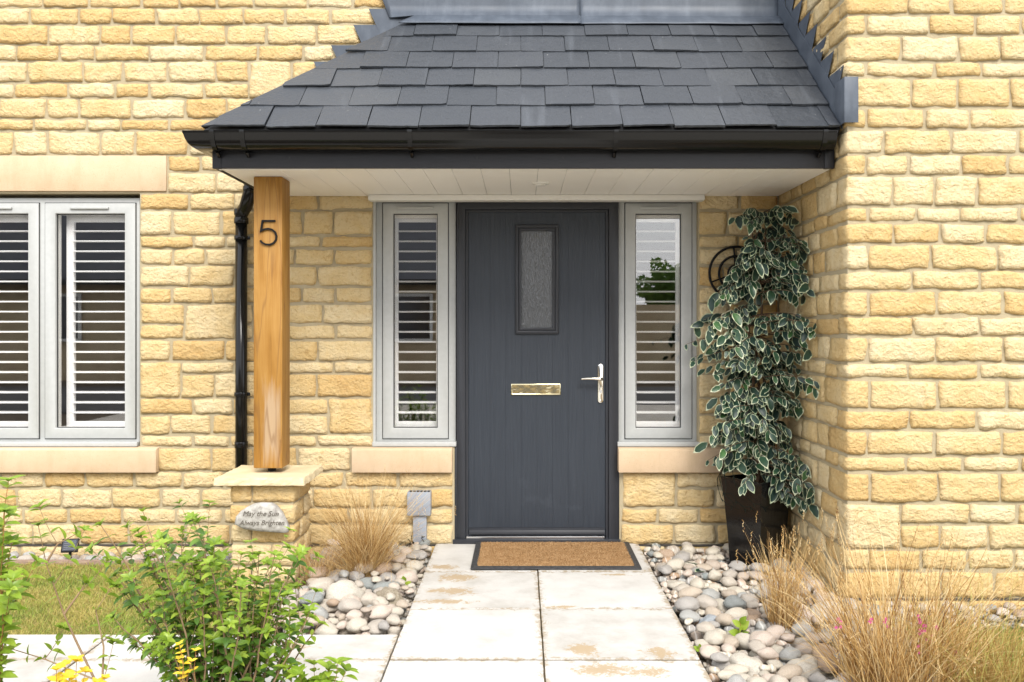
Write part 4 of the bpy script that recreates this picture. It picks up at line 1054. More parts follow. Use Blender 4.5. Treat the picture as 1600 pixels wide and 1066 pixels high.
# ------------------------------------------------------------------ oak post on its pier
px0, px1 = -1.379, -1.231
post = thing('oak_post', 'square oiled oak post carrying the house number 5', 'post', (-1.305, 4.495, .53))
MB().box(px0, px1, 4.42, 4.57, .556, SZ - .003).build('timber', M['oak'], post, bevel=.006)
mb = MB(); mb.tube([(-1.305, 4.495, .53), (-1.305, 4.495, .557)], .014, 12).tube([(-1.305, 4.495, .533), (-1.305, 4.495, .545)], .024, 6).box(-1.345, -1.265, 4.455, 4.535, .551, .5555)
mb.build('post_foot', M['iron'], post)
def strokes5(cx, cz, y, s):
    """the numeral 5 as one bent bar"""
    pts = [(.30, 1.0), (-.30, 1.0), (-.36, .42)]
    c = (.0, .22); r = .40
    path_ = [(.33, .98), (-.27, .98), (-.30, .80), (-.33, .60), (-.35, .50), (-.20, .575), (0, .61), (.18, .57), (.33, .44), (.39, .27), (.37, .08), (.26, -.07), (.08, -.15), (-.12, -.14), (-.28, -.06), (-.38, .05)]
    return [(cx + a * s, y, cz + (b - .41) * s) for a, b in path_]
yy = 4.412; s_ = PX(432, yy) - PX(407, yy); num = MB()
pts = strokes5(PX(419, yy), PZ(364, yy), yy, .108)
w2 = .0044; Pn = [Vector((p[0], p[2])) for p in pts]; Lf = []; Rt = []
for i, p in enumerate(Pn):
    d0 = (p - Pn[i - 1]).normalized() if i else (Pn[1] - p).normalized(); d1 = (Pn[i + 1] - p).normalized() if i < len(Pn) - 1 else d0
    n0 = Vector((-d0.y, d0.x)); n1 = Vector((-d1.y, d1.x)); mt = (n0 + n1).normalized(); k_ = w2 / max(.5, mt.dot(n0)); Lf.append(p + mt * k_); Rt.append(p - mt * k_)
q_ = len(Pn); v = [(p.x, y_, p.y) for y_ in (4.409, 4.4195) for p in Lf + Rt]; f = [(0, q_, 3 * q_, 2 * q_), (q_ - 1, 3 * q_ - 1, 4 * q_ - 1, 2 * q_ - 1)]
for i in range(q_ - 1):
    f += [(i, i + 1, q_ + i + 1, q_ + i), (2 * q_ + i, 3 * q_ + i, 3 * q_ + i + 1, 2 * q_ + i + 1), (i, 2 * q_ + i, 2 * q_ + i + 1, i + 1), (q_ + i, q_ + i + 1, 3 * q_ + i + 1, 3 * q_ + i)]
num.add(v, f)
tag(num.build('house_number', M['iron'], None), 'black metal house number 5 screwed on the oak post', 'house number')
cap_z = .53
pier = thing('stone_pier', 'low square stone pier with a flat capstone under the oak post', 'pier', (-1.308, 4.50, -.12))
mb = MB(); rr = random.Random(4)
def rough_slab(x0, x1, y0, y1, z0, z1, cell=.03, amp=.004, seed=1):
    me = stone_mesh('capstone', (x1 - x0) / 2, (y1 - y0) / 2, (z1 - z0) / 2, seed, rough=amp, cell=.02, mat=M['cap']); return me, Vector(((x0 + x1) / 2, (y0 + y1) / 2, (z0 + z1) / 2))
cpm = MB(); n = 22; cx0, cx1, cy0, cy1 = -1.532, -1.085, 4.286, 4.70; poly = []
for i, (p, q) in enumerate((((cx0, cy0), (cx1, cy0)), ((cx1, cy0), (cx1, cy1)), ((cx1, cy1), (cx0, cy1)), ((cx0, cy1), (cx0, cy0)))):
    for k in range(n): t = k / n; poly.append((p[0] + (q[0] - p[0]) * t + rr.uniform(-.003, .003), p[1] + (q[1] - p[1]) * t + rr.uniform(-.003, .003)))
m_ = len(poly); cx, cy = -1.308, 4.49
lev = [(0, .93, .489), (1, 1.0, .492), (2, 1.004, .505), (3, .998, .520), (4, .99, .5285), (5, .9, .5298), (6, .5, .530)]
vs_ = []
for (_, s_, z_) in lev:
    for (a_, b_) in poly: vs_.append((cx + (a_ - cx) * s_ + rr.uniform(-.002, .002) * (s_ > .95), cy + (b_ - cy) * s_ + rr.uniform(-.002, .002) * (s_ > .95), z_ + rr.uniform(-.0015, .0015) * (s_ > .95)))
fs_ = [(l * m_ + k, l * m_ + (k + 1) % m_, (l + 1) * m_ + (k + 1) % m_, (l + 1) * m_ + k) for l in range(len(lev) - 1) for k in range(m_)] + [tuple(range(m_)), tuple((len(lev) - 1) * m_ + k for k in range(m_))]
cpm.add(vs_, fs_).build('capstone', M['cap'], pier, smooth=False)
pX0, pX1, pY0, pY1 = -1.473, -1.143, 4.337, 4.667
MB().box(pX0 + .012, pX1 - .012, pY0 + .012, pY1 - .012, -.15, .49).build('mortar_core', M['mortar'], pier)
def pz(py): return PZ(py, pY0)
pc = [.489, .39, .287, .19, .075, -.02, -.14]
for i, (zt, zb) in enumerate(zip(pc, pc[1:])):
    if i % 2 == 0: c1, c2 = pX0 + .11, pX1 - .0
    else: c1, c2 = pX0, pX1 - .12
    if i % 2 == 0:
        put_stone(pier, pX0, c1, pY0, pY0 + .20, zb, zt, j=.005, jx=.002, rough=.005); put_stone(pier, c1, pX1, pY0, pY0 + .115, zb, zt, j=.005, jx=.002, rough=.005)
        put_stone(pier, pX1 - .1, pX1, pY0 + .12, pY1, zb, zt, j=.005, jx=.0, jy=.003, rough=.005); put_stone(pier, pX0, pX1 - .105, pY0 + .205, pY1, zb, zt, j=.005, jx=.002, rough=.005)
    else:
        put_stone(pier, pX0, pX1 - .12, pY0, pY0 + .115, zb, zt, j=.005, jx=.002, rough=.005); put_stone(pier, pX1 - .12, pX1, pY0, pY0 + .205, zb, zt, j=.005, jx=.002, rough=.005)
        put_stone(pier, pX1 - .1, pX1, pY0 + .21, pY1, zb, zt, j=.005, jx=.0, jy=.003, rough=.005); put_stone(pier, pX0, pX1 - .105, pY0 + .12, pY1, zb, zt, j=.005, jx=.002, rough=.005)

# memorial stone leaning on the pier
ms = thing('memorial_stone', 'flat grey carved stone with lettering leaning against the pier', 'memorial stone', (PX(408, 4.25), 4.27, .17))
out_px = [(365, 820), (367, 808), (374, 800), (384, 793), (396, 788), (410, 786), (422, 787), (432, 792), (440, 803), (447, 816), (451, 826), (449, 833), (438, 834), (420, 832), (400, 831), (380, 828)]
P3 = [(PX(a, 4.27), PZ(b, 4.27)) for a, b in out_px]; cx = sum(p[0] for p in P3) / len(P3); cz = sum(p[1] for p in P3) / len(P3)
# refine outline
P4 = []
for i in range(len(P3)):
    a_, b_ = P3[i], P3[(i + 1) % len(P3)]
    for k in range(3): P4.append((a_[0] + (b_[0] - a_[0]) * k / 3, a_[1] + (b_[1] - a_[1]) * k / 3))
m_ = len(P4); vs_ = []; lev = [(.80, 4.318), (.96, 4.312), (1.0, 4.295), (.985, 4.278), (.93, 4.268), (.7, 4.263), (.35, 4.262)]
for s_, y_ in lev:
    for a_, b_ in P4:
        q = Vector((cx + (a_ - cx) * s_, y_, cz + (b_ - cz) * s_)); e = noise.noise(q * 30) * .003
        vs_.append((q.x + e * .5, q.y + e * (.3 if s_ < .8 else 1), q.z + e * .6))
fs_ = [(l * m_ + k, l * m_ + (k + 1) % m_, (l + 1) * m_ + (k + 1) % m_, (l + 1) * m_ + k) for l in range(len(lev) - 1) for k in range(m_)] + [tuple(range(m_)), tuple((len(lev) - 1) * m_ + k for k in range(m_))]
MB().add(vs_, fs_).build('slab', M['carved'], ms, smooth=True)
def text_obj(name, body, x, y, z, size, mat, parent, shear=.3, extrude=.0008, bold=0):
    cu = bpy.data.curves.new(name, 'FONT'); cu.body = body; cu.size = size; cu.align_x = 'CENTER'; cu.extrude = extrude; cu.shear = shear; cu.offset = bold; cu.resolution_u = 3
    t = bpy.data.objects.new('tmp', cu); COL.objects.link(t); bpy.context.view_layer.update()
    me = bpy.data.meshes.new_from_object(t.evaluated_get(bpy.context.evaluated_depsgraph_get())); bpy.data.objects.remove(t); me.name = name
    me.materials.clear(); me.materials.append(mat)
    return link(name, me, parent, Vector((x, y, z)) - (Vector(parent['_o']) if parent else Vector((0, 0, 0))), (R(90), 0, 0))
text_obj('lettering', 'May the Sun', PX(407, 4.26), 4.2600, PZ(806.5, 4.26), .036, M['letter'], ms, bold=0)
text_obj('lettering', 'Always Brighten', PX(409, 4.26), 4.2600, PZ(820.5, 4.26), .034, M['letter'], ms, bold=0)

# ------------------------------------------------------------------ doormat
mat_ = thing('doormat', 'coir doormat with black rubber border at the front door', 'doormat', (.19, 4.81, .002))
mX0, mX1, mY0, mY1 = PX(735, 4.53), PX(1003, 4.53), 4.53, 5.085
mb = MB(); mb.box(mX0, mX1, mY0, mY1, .0025, .013); mb.build('rubber_border', M['rubber'], mat_, bevel=.004)
MB().box(mX0 + .037, mX1 - .037, mY0 + .04, mY1 - .03, .0131, .017).build('coir_base', M['coir'], mat_)
stuff(blades('coir_pile', [(mX0 + .034, mX1 - .034, mY0 + .037, mY1 - .028, 1)], 42000, .0085, M['coir'], mat_, .0135, .0022, 5, .8))

# ------------------------------------------------------------------ meter / drain vent box on the wall
jb = thing('electric_box', 'small grey plastic electrical box with conduit beside the door', 'electrical box', (PX(655, 5.06), 5.06, .0))
MB().box(PX(636, 5.03), PX(673, 5.03), 5.025, 5.095, PZ(806, 5.03), PZ(769, 5.03)).build('box_body', M['greyplastic'], jb, bevel=.005)
for i in range(6): x_ = PX(640 + i * 5.6, 5.03); MB().box(x_, x_ + .013, 5.03, 5.05, PZ(769, 5.03) + .0002, PZ(767.6, 5.03)).build('hinge', M['gasket'], jb)
MB().box(PX(645, 5.04), PX(666, 5.04), 5.045, 5.095, -.06, PZ(806.2, 5.04)).build('conduit', M['greyplastic'], jb, bevel=.004)
MB().box(PX(650, 5.04), PX(661, 5.04), 5.0425, 5.0448, .0, PZ(808, 5.04)).build('conduit_cover', M['greyplastic'], jb, bevel=.001)
wr = MB(); rr = random.Random(8)
for i in range(7):
    x_ = PX(650 + rr.uniform(-8, 14), 5.03); z_ = rr.uniform(.0, .03); p = [(x_, 5.02, z_)]
    for k in range(6): p.append((p[-1][0] + rr.uniform(-.022, .022), 5.01 + rr.uniform(-.03, .02), max(-.01, min(.075, p[-1][2] + rr.uniform(-.02, .03)))))
    wr.tube(p, .0022, 5)
tag(wr.build('cable_tangle', M['wire']), 'tangle of thin dark light cable at the foot of the grey conduit', 'cable')

# ------------------------------------------------------------------ solar light
sl_ = thing('solar_light', 'black solar garden light on a spike by the lawn edging', 'solar light', (PX(109, 4.88), 4.88, -.08))
Z_ = PZ(852, 4.88); X_ = PX(109, 4.88)
hd = link('panel_housing', None, sl_, (0, 0, 0)) if False else None
mb = MB(); Mx = Matrix.Translation((X_, 4.88, Z_)) @ Euler((R(62), 0, R(12))).to_matrix().to_4x4()
def obox(mb, hx, hy, z0, z1, Mx): 
    v = [Mx @ Vector((x, y, z)) for x in (-hx, hx) for y in (-hy, hy) for z in (z0, z1)]
    mb.add(v, [(0, 1, 3, 2), (4, 6, 7, 5), (0, 4, 5, 1), (2, 3, 7, 6), (0, 2, 6, 4), (1, 5, 7, 3)]); return mb
obox(mb, .044, .038, -.02, .0, Mx); mb.build('panel_housing', M['iron'], sl_, bevel=.003)
obox(MB(), .037, .031, .0004, .0012, Mx).build('solar_cell', M['panel'], sl_)
mb = MB()
for k in range(5): obox(mb, .030, .0006, .0013, .0017, Mx @ Matrix.Translation((0, -.022 + k * .011, 0)))
mb.build('cell_line', M['greyplastic'], sl_)
MB().tube([(X_, 4.885, Z_ - .02), (X_, 4.885, -.10)], .008, 8).build('spike', M['iron'], sl_)

# ------------------------------------------------------------------ wall ornament
wo = thing('wall_ornament', 'round black metal wall ornament of concentric rings behind the ficus', 'wall ornament', (PX(1150, 5.05), 5.06, PZ(427, 5.05)))
cx, cz = PX(1150, 5.055), PZ(427, 5.055)
def ring_tube(r, a0=0, a1=360, rad=.006): return [(cx + r * math.cos(R(a0 + (a1 - a0) * k / 40)), 5.055, cz + r * math.sin(R(a0 + (a1 - a0) * k / 40))) for k in range(41)]
for r_, a0, a1 in ((.156, 8, 352), (.10, -60, 260), (.045, 0, 360)):
    MB().tube(ring_tube(r_, a0, a1), .0075, 8).build('ring', M['iron'], wo, smooth=True)
for a0 in (200, 225, 20, 95): 
    c_, s_ = math.cos(R(a0)), math.sin(R(a0)); MB().tube([(cx + .045 * c_, 5.056, cz + .045 * s_), (cx + .156 * c_, 5.056, cz + .156 * s_)], .005, 6).build('spoke', M['iron'], wo)
MB().tube([(cx, 5.056, cz - .06), (cx, 5.09, cz - .06)], .006, 6).build('fixing', M['iron'], wo)

# ------------------------------------------------------------------ leaves
def leaf_mesh(name, L_, W_, mats, var=False, seed=0, n=6, curl=.25, fold=.25):
    """pointed leaf along +Y from its stalk; variegated ones have a cream margin of its own faces"""
    rr = random.Random(seed); vs = []; fs = []; mi = []
    cols = [0, .5, 1] if not var else [0, .64, 1]
    rows = n
    for i in range(rows + 1):
        t = i / rows; wd = W_ * (math.sin(math.pi * min(1, t ** .82)) ** .8 if 0 < t < 1 else .0) * (1 + (rr.uniform(-.1, .1) if var else 0))
        if i == 0: wd = W_ * .04
        for s_ in (-1, 1):
            for j, c in enumerate(cols):
                if s_ == -1 and j == 0: continue
                cc = c
                if var and j == 1: cc = max(.15, min(.96, c + .21 + rr.uniform(-.12, .08))) * (1 if 0 < t < .85 else .5)
                x = s_ * cc * wd; z = abs(cc) * wd * fold - curl * L_ * t * t + (rr.uniform(-.04, .04) * W_ if var else 0)
                vs.append((x, t * L_, z))
    # order per row: [-mid, -edge, 0, +mid, +edge]
    def g(i, j): return i * 5 + {-2: 1, -1: 0, 0: 2, 1: 3, 2: 4}[j]
    for i in range(rows):
        for j in (-2, -1, 0, 1):
            fs.append((g(i, j), g(i, j + 1), g(i + 1, j + 1), g(i + 1, j))); mi.append(1 if (var and (j in (-2, 1) or i == rows - 1)) else 0)
    me = bpy.data.meshes.new(name); me.from_pydata(vs, [], fs)
    for m in mats: me.materials.append(m)
    me.polygons.foreach_set('material_index', mi); me.polygons.foreach_set('use_smooth', [True] * len(fs)); return me
def place_leaves(parent, items, meshes, rr, cap=300, rest_name='leaves', score=None):
    """items: (pos, direction, normal hint, scale). The most visible are objects, the rest one mesh"""
    if score: items.sort(key=score)
    rest = MB(); mats = None; po = Vector(parent['_o'])
    for i, (p, d, nrm, s_) in enumerate(items):
        d = d.normalized(); x_ = d.cross(nrm)
        if x_.length < 1e-4: x_ = d.orthogonal()
        x_.normalize(); z_ = x_.cross(d); rot = Matrix((x_, d, z_)).transposed(); me = meshes[rr.randrange(len(meshes))]
        if i < cap:
            o = link('leaf', me, parent, p - po, rot.to_euler(), (s_, s_, s_))
        else:
            Mx = Matrix.Translation(p) @ rot.to_4x4() @ Matrix.Scale(s_, 4)
            o_ = len(rest.v); rest.v += [tuple(Mx @ v.co) for v in me.vertices]
            for q in me.polygons: rest.f.append(tuple(k + o_ for k in q.vertices)); rest.m.append(q.material_index)
    if rest.v:
        mm = list(meshes[0].materials); mm = mm if len(mm) > 1 else mm[0]
        stuff(rest.build(rest_name, mm, parent, fix=False, smooth=True))
VAR = [leaf_mesh('leaf', .078, .0195, [M['ficus'], M['ficus_rim']], True, k, 7, .22, .30) for k in range(6)]
GRN = [leaf_mesh('leaf', .05, .0125, [M['shrub']], False, k, 5, .3 + .1 * k, .3) for k in range(3)]
OLD = [leaf_mesh('leaf', .055, .015, [M['shrub_old']], False, k, 5, .35 + .1 * k, .3) for k in range(3)]
YEL = [leaf_mesh('leaf', .035, .011, [M['yellowleaf']], False, k, 4, .3, .3) for k in range(2)]

# planter
pot = thing('planter', 'tall tapered glossy black square planter turned corner on', 'planter', (PLX, PLY, -.03))
zt_, zb_ = PZ(752, 4.70), -.045
hd_t, hd_b = .197, .150; mb = MB(); lev = [(zb_, hd_b, 0), (zb_ + .03, hd_b * 1.0, 0), (.12, .160, 0), (.30, .178, 0), (zt_ - .012, hd_t - .002, 0), (zt_, hd_t + .003, 0), (zt_, hd_t - .018, 0), (zt_ - .05, hd_t - .024, 0), (zt_ - .05, .001, 0)]
# wrapped in thin glossy skin: the sides bow in slightly
vs_ = []; Q = 8
for z_, h_, _ in lev:
    for k in range(4):
        a0 = math.pi / 2 * k + math.pi / 2 * 3 - R(8); a1 = a0 + math.pi / 2
        p0 = Vector((math.cos(a0), math.sin(a0))) * h_; p1 = Vector((math.cos(a1), math.sin(a1))) * h_
        for q in range(Q):
            t = q / Q; p = p0.lerp(p1, t); bow = 1 - .06 * math.sin(math.pi * t) * (1 if h_ > .05 else 0); vs_.append((PLX + p.x * bow, PLY + p.y * bow, z_ + (.004 * noise.noise(Vector((p.x * 20, p.y * 20, z_ * 9))) if h_ > .1 else 0)))
m_ = 4 * Q
fs_ = [(l * m_ + k, l * m_ + (k + 1) % m_, (l + 1) * m_ + (k + 1) % m_, (l + 1) * m_ + k) for l in range(len(lev) - 1) for k in range(m_)] + [tuple(range(m_))]
MB().add(vs_, fs_).build('pot_wall', M['plant_pot'], pot, bevel=0)
MB().tube([(PLX, PLY, zt_ - .06), (PLX, PLY, zt_ - .045)], .12, 20).build('soil_fill', M['soil'], pot)
# faux ficus
fic = thing('ficus_tree', 'tall slim variegated ficus with cream edged leaves in the black planter', 'plant', (PLX, PLY, zt_ - .05))
sil = [(318, 1176, 1216), (332, 1150, 1250), (346, 1127, 1256), (368, 1122, 1258), (390, 1150, 1262), (410, 1152, 1274), (435, 1135, 1266), (460, 1122, 1270), (480, 1110, 1278), (505, 1080, 1280), (530, 1072, 1280), (552, 1072, 1268),
       (568, 1078, 1262), (585, 1112, 1266), (604, 1106, 1283), (625, 1118, 1256), (650, 1122, 1240), (675, 1110, 1240), (700, 1098, 1248), (725, 1096, 1262), (745, 1120, 1268), (765, 1160, 1278), (785, 1225, 1281), (806, 1250, 1281)]
def silx(py):
    for (a, l0, r0), (b, l1, r1) in zip(sil, sil[1:]):
        if a <= py <= b: t = (py - a) / (b - a); return l0 + (l1 - l0) * t, r0 + (r1 - r0) * t
    return None
rr = random.Random(12); trunk = MB(); Yt = PLY + .03
tops = []
for k in range(3):
    ph = k * 2.1; p = []
    for i in range(26):
        t = i / 25; z_ = zt_ - .05 + t * (PZ(345, Yt) - zt_ + .05)
        p.append((PLX + .012 + .028 * math.cos(ph + t * 9) * (1 + .6 * t) + .015 * math.sin(t * 7), Yt + .028 * math.sin(ph + t * 9), z_))
    trunk.tube(p, [.011 * (1 - .6 * i / 25) for i in range(26)], 7); tops.append(p)
trunk.build('trunk', M['bark'], fic, smooth=True)
items = []; tw = MB(); ntw = 0
while ntw < 290:
    py = rr.uniform(322, 800)
    if py < 385 and rr.random() < .5: continue
    if py > 770 and rr.random() < .55: continue
    s2 = silx(py); wv = 13 * noise.noise(Vector((py * .035, 2.2, ntw % 2))); L0, R0 = s2[0] + 2 + wv, s2[1] - 3 + wv
    if 500 < py < 572: 
        if rr.random() > .4: L0 = max(L0, 1115)
    if py > 735: L0 = max(L0, 1205) if rr.random() < .8 else L0
    ex = rr.uniform(L0, R0) if rr.random() < .75 else rr.choice((L0 + rr.uniform(0, 12), R0 - rr.uniform(0, 12)))
    Ye = min(PLY + rr.uniform(-.24, .15), (X_R - .035) * F / (ex - VX)) if ex > VX else PLY; X = PX(ex, Ye); Zt = PZ(py, Ye)
    
    base = Vector(tops[ntw % 3][max(0, min(25, int((Zt + rr.uniform(.0, .16) - zt_) / (PZ(345, Yt) - zt_) * 25)))])
    tip = Vector((X, Ye, Zt)); mid = base.lerp(tip, .5) + Vector((0, 0, .05))
    cv = [base * (1 - t) ** 2 + mid * 2 * t * (1 - t) + tip * t * t for t in [k / 7 for k in range(8)]]
    tw.tube(cv, [.0032 * (1 - .7 * k / 7) for k in range(8)], 5, cap=False); ntw += 1
    outd = Vector((tip.x - PLX, (tip.y - PLY) - .10, 0)); outd = outd.normalized() if outd.length > .01 else Vector((0, -1, 0))
    for k in range(6):
        t = .36 + .64 * k / 5; i0 = t * 7; q = cv[int(min(6, i0))].lerp(cv[int(min(6, i0)) + 1], i0 - int(min(6, i0)))
        sd_ = Vector((rr.uniform(-1, 1), rr.uniform(-1, .3), rr.uniform(-1.2, .35))) + outd * .7 + Vector((0, 0, -.55))
        nr = Vector((rr.uniform(-.7, .7), -1.0, rr.uniform(.0, .9))) + outd * .3
        items.append((q, sd_, nr, rr.choice((.55, .75, .9, 1.0, 1.15)) * rr.uniform(.85, 1.1)))
tw.build('twigs', M['bark'], fic, smooth=True)['kind'] = 'stuff'
def okf(it):
    e = it[0] + it[1].normalized() * .078 * it[3]; return e.x < X_R - .015 and it[0].x < X_R - .02 and e.y < 5.07 and it[0].y < 5.06
items = [i for i in items if okf(i)]
place_leaves(fic, items, VAR, rr, 300, 'leaves', lambda it: it[0].y)
tag(MB().tube([(PX(1213, 5.0), 5.0, zt_ - .04), (PX(1213.5, 5.0), 5.0, PZ(309, 5.0))], .004, 6).build('bamboo_cane', M['redtwig']), 'thin brown cane rising behind the ficus to the soffit', 'cane')
# fallen leaves
for i, (a_, b_) in enumerate(((1093, 886), (1100, 893))):
    Y_ = (EYE - .01) * F / (b_ - VY); 
    fl = link('fallen_leaf', VAR[i], None, (PX(a_, Y_), Y_, .012), (R(20), R(15 - 30 * i), R(60 + 70 * i)), (1.0,) * 3)
    tag(fl, ['cream edged fallen leaf lying on the pebbles near the path', 'second fallen variegated leaf, overlapping its neighbour on the pebbles'][i], 'leaf')
# string light cable round the planter
sg = thing('string_lights', 'dark string light cable draped over the planter rim', 'string lights', (PLX, PLY - .2, .3))
mb = MB(); bl = MB(); rr = random.Random(31)
for k in range(5):
    a = rr.uniform(-2.9, -.3); p = []
    for i in range(9):
        t = i / 8; r_ = .17 + .06 * math.sin(t * 3.1) * rr.uniform(.6, 1.2); aa = a + (t - .5) * 1.1
        p.append((min(PLX + r_ * math.cos(aa) * 1.1, X_R - .02), PLY + r_ * math.sin(aa), zt_ + .05 - .30 * t * (1 - .35 * t) + rr.uniform(-.02, .02)))
        if i % 2: bl.tube([p[-1], (p[-1][0] + rr.uniform(-.01, .01), p[-1][1] - .004, p[-1][2] - .018)], [.003, .002], 5)
    mb.tube(p, .0016, 5)
mb.build('cable', M['wire'], sg, smooth=True); bl.build('bulbs', M['wire'], sg)

# ------------------------------------------------------------------ dry grass clumps
def clump(name, label, x, y, z, n, h, spread, mat, seed, w_=.0022, droop=.5, heads=0, group=None, rad=.05, lean=(0, 0), xlim=None, ylim=None):
    rr = np.random.RandomState(seed); th = thing(name, label, 'grass', (x, y, z), group); mb = MB(); hd = MB()
    for i in range(n):
        a = rr.uniform(0, 6.283); r0 = rad * math.sqrt(rr.rand()); hh = h * (.35 + .65 * rr.rand() ** .7); sp = spread * rr.rand() ** .8
        bx, by = x + r0 * math.cos(a), y + r0 * math.sin(a); a = a + rr.uniform(-1.1, 1.1); dxx, dyy = math.cos(a + rr.uniform(-.5, .5)) * sp + lean[0] * rr.rand(), math.sin(a + rr.uniform(-.5, .5)) * sp + lean[1] * rr.rand()
        tw_ = rr.uniform(0, 3.14); cx_, sy_ = math.cos(tw_), math.sin(tw_); S = 6; vs = []; dr = droop * rr.rand() ** 2
        wig = rr.uniform(-.032, .032, 2)
        for k in range(S + 1):
            t = k / S; px_ = bx + dxx * t ** 1.5 + wig[0] * math.sin(t * 5); py_ = by + dyy * t ** 1.5 + wig[1] * math.sin(t * 4); pz_ = z + hh * (t - dr * t * t * t)
            if ylim is not None: py_ = min(py_, ylim(px_))
            ww = w_ * (1 - t * .8) * .5
            vs += [(px_ - cx_ * ww, py_ - sy_ * ww, pz_), (px_ + cx_ * ww, py_ + sy_ * ww, pz_)]
        mb.add(vs, [(2 * k, 2 * k + 1, 2 * k + 3, 2 * k + 2) for k in range(S)])
        if i < heads:
            p = vs[-1]
            for q in range(5): hd.tube([(p[0] + rr.uniform(-.004, .004), p[1], p[2] - q * .011), (p[0] + rr.uniform(-.008, .008), p[1], p[2] - q * .011 + .009)], [.0017, .0004], 4)
    stuff(mb.build('blades', mat, th, fix=False))
    if heads: stuff(hd.build('seed_heads', mat, th, fix=False))
    return th
wallY = lambda x: 5.06
clump('straw_grass', 'bushy dry straw coloured grass clump in the left pebble bed', PX(572, 4.55), 4.55, -.05, 1150, .58, .42, M['straw'], 1, .003, .62, 90, 'dry ornamental grasses', .055, ylim=wallY)
clump('straw_grass', 'wispy pale dry grass tuft lower left of the bushy clump', PX(498, 4.45), 4.45, -.05, 300, .30, .22, M['straw'], 2, .002, .8, 0, 'dry ornamental grasses', .05)
clump('straw_grass', 'small upright rusty grass clump among the right hand pebbles', PX(1222, 3.72), 3.72, -.05, 420, .46, .15, M['straw'], 3, .0036, .35, 50, 'dry ornamental grasses', .035, (.02, 0), ylim=lambda x: 5.0)
wy = lambda x: 4.0 if x > 1.5 else 4.9
clump('straw_grass', 'large spreading golden grass clump at the lower right', PX(1400, 3.1), 3.1, -.10, 950, .66, .38, M['straw'], 4, .005, .5, 130, 'dry ornamental grasses', .16, ylim=wy)
clump('straw_grass', 'green tinged grass clump at the right picture edge', PX(1560, 3.0), 3.0, -.10, 750, .52, .44, M['straw_green'], 5, .005, .6, 60, 'dry ornamental grasses', .15, (.12, 0), ylim=wy)
clump('straw_grass', 'airy pale grass stems against the wing wall corner', PX(1290, 3.6), 3.6, -.07, 70, .62, .34, M['straw'], 6, .0018, .3, 90, 'dry ornamental grasses', .06, ylim=wy)

clump('straw_grass', 'loose drooping skirt of dry blades around the left clump', PX(560, 4.50), 4.50, -.03, 520, .26, .40, M['straw'], 11, .0022, .85, 0, 'dry ornamental grasses', .07, ylim=wallY)
# pink flowers between the golden blades
pf = thing('pink_flowers', 'magenta flower spikes among the golden grass', 'flower', (PX(1445, 3.2), 3.2, -.1)); rr = random.Random(6)
st = MB()
for (a_, b_) in ((1437, 965), (1446, 980), (1440, 990), (1458, 998), (1462, 985), (1385, 972), (1358, 968), (1310, 973), (1435, 1012), (1490, 1020), (1452, 1005)):
    Y_ = 3.05 + rr.uniform(-.06, .04); x_, z_ = PX(a_, Y_), PZ(b_, Y_); st.tube([(x_ + .01, Y_ + .02, -.1), (x_, Y_, z_)], .0012, 5)
    fl = MB()
    for k in range(4):
        an = rr.uniform(0, 6.28); r_ = .007; c = Vector((x_ + rr.uniform(-.009, .009), Y_ + rr.uniform(-.006, .006), z_ + rr.uniform(-.018, .014)))
        for q in range(4):
            t = an + q * 1.57; u = Vector((math.cos(t), -.3, math.sin(t))) * r_; v_ = Vector((-math.sin(t), 0, math.cos(t))) * r_ * .45
            fl.add([c, c + u * .6 + v_, c + u, c + u * .6 - v_], [(0, 1, 2, 3)])
    fl.build('blossom', M['pink'], pf, fix=False)
stuff(st.build('stems', M['twig'], pf))

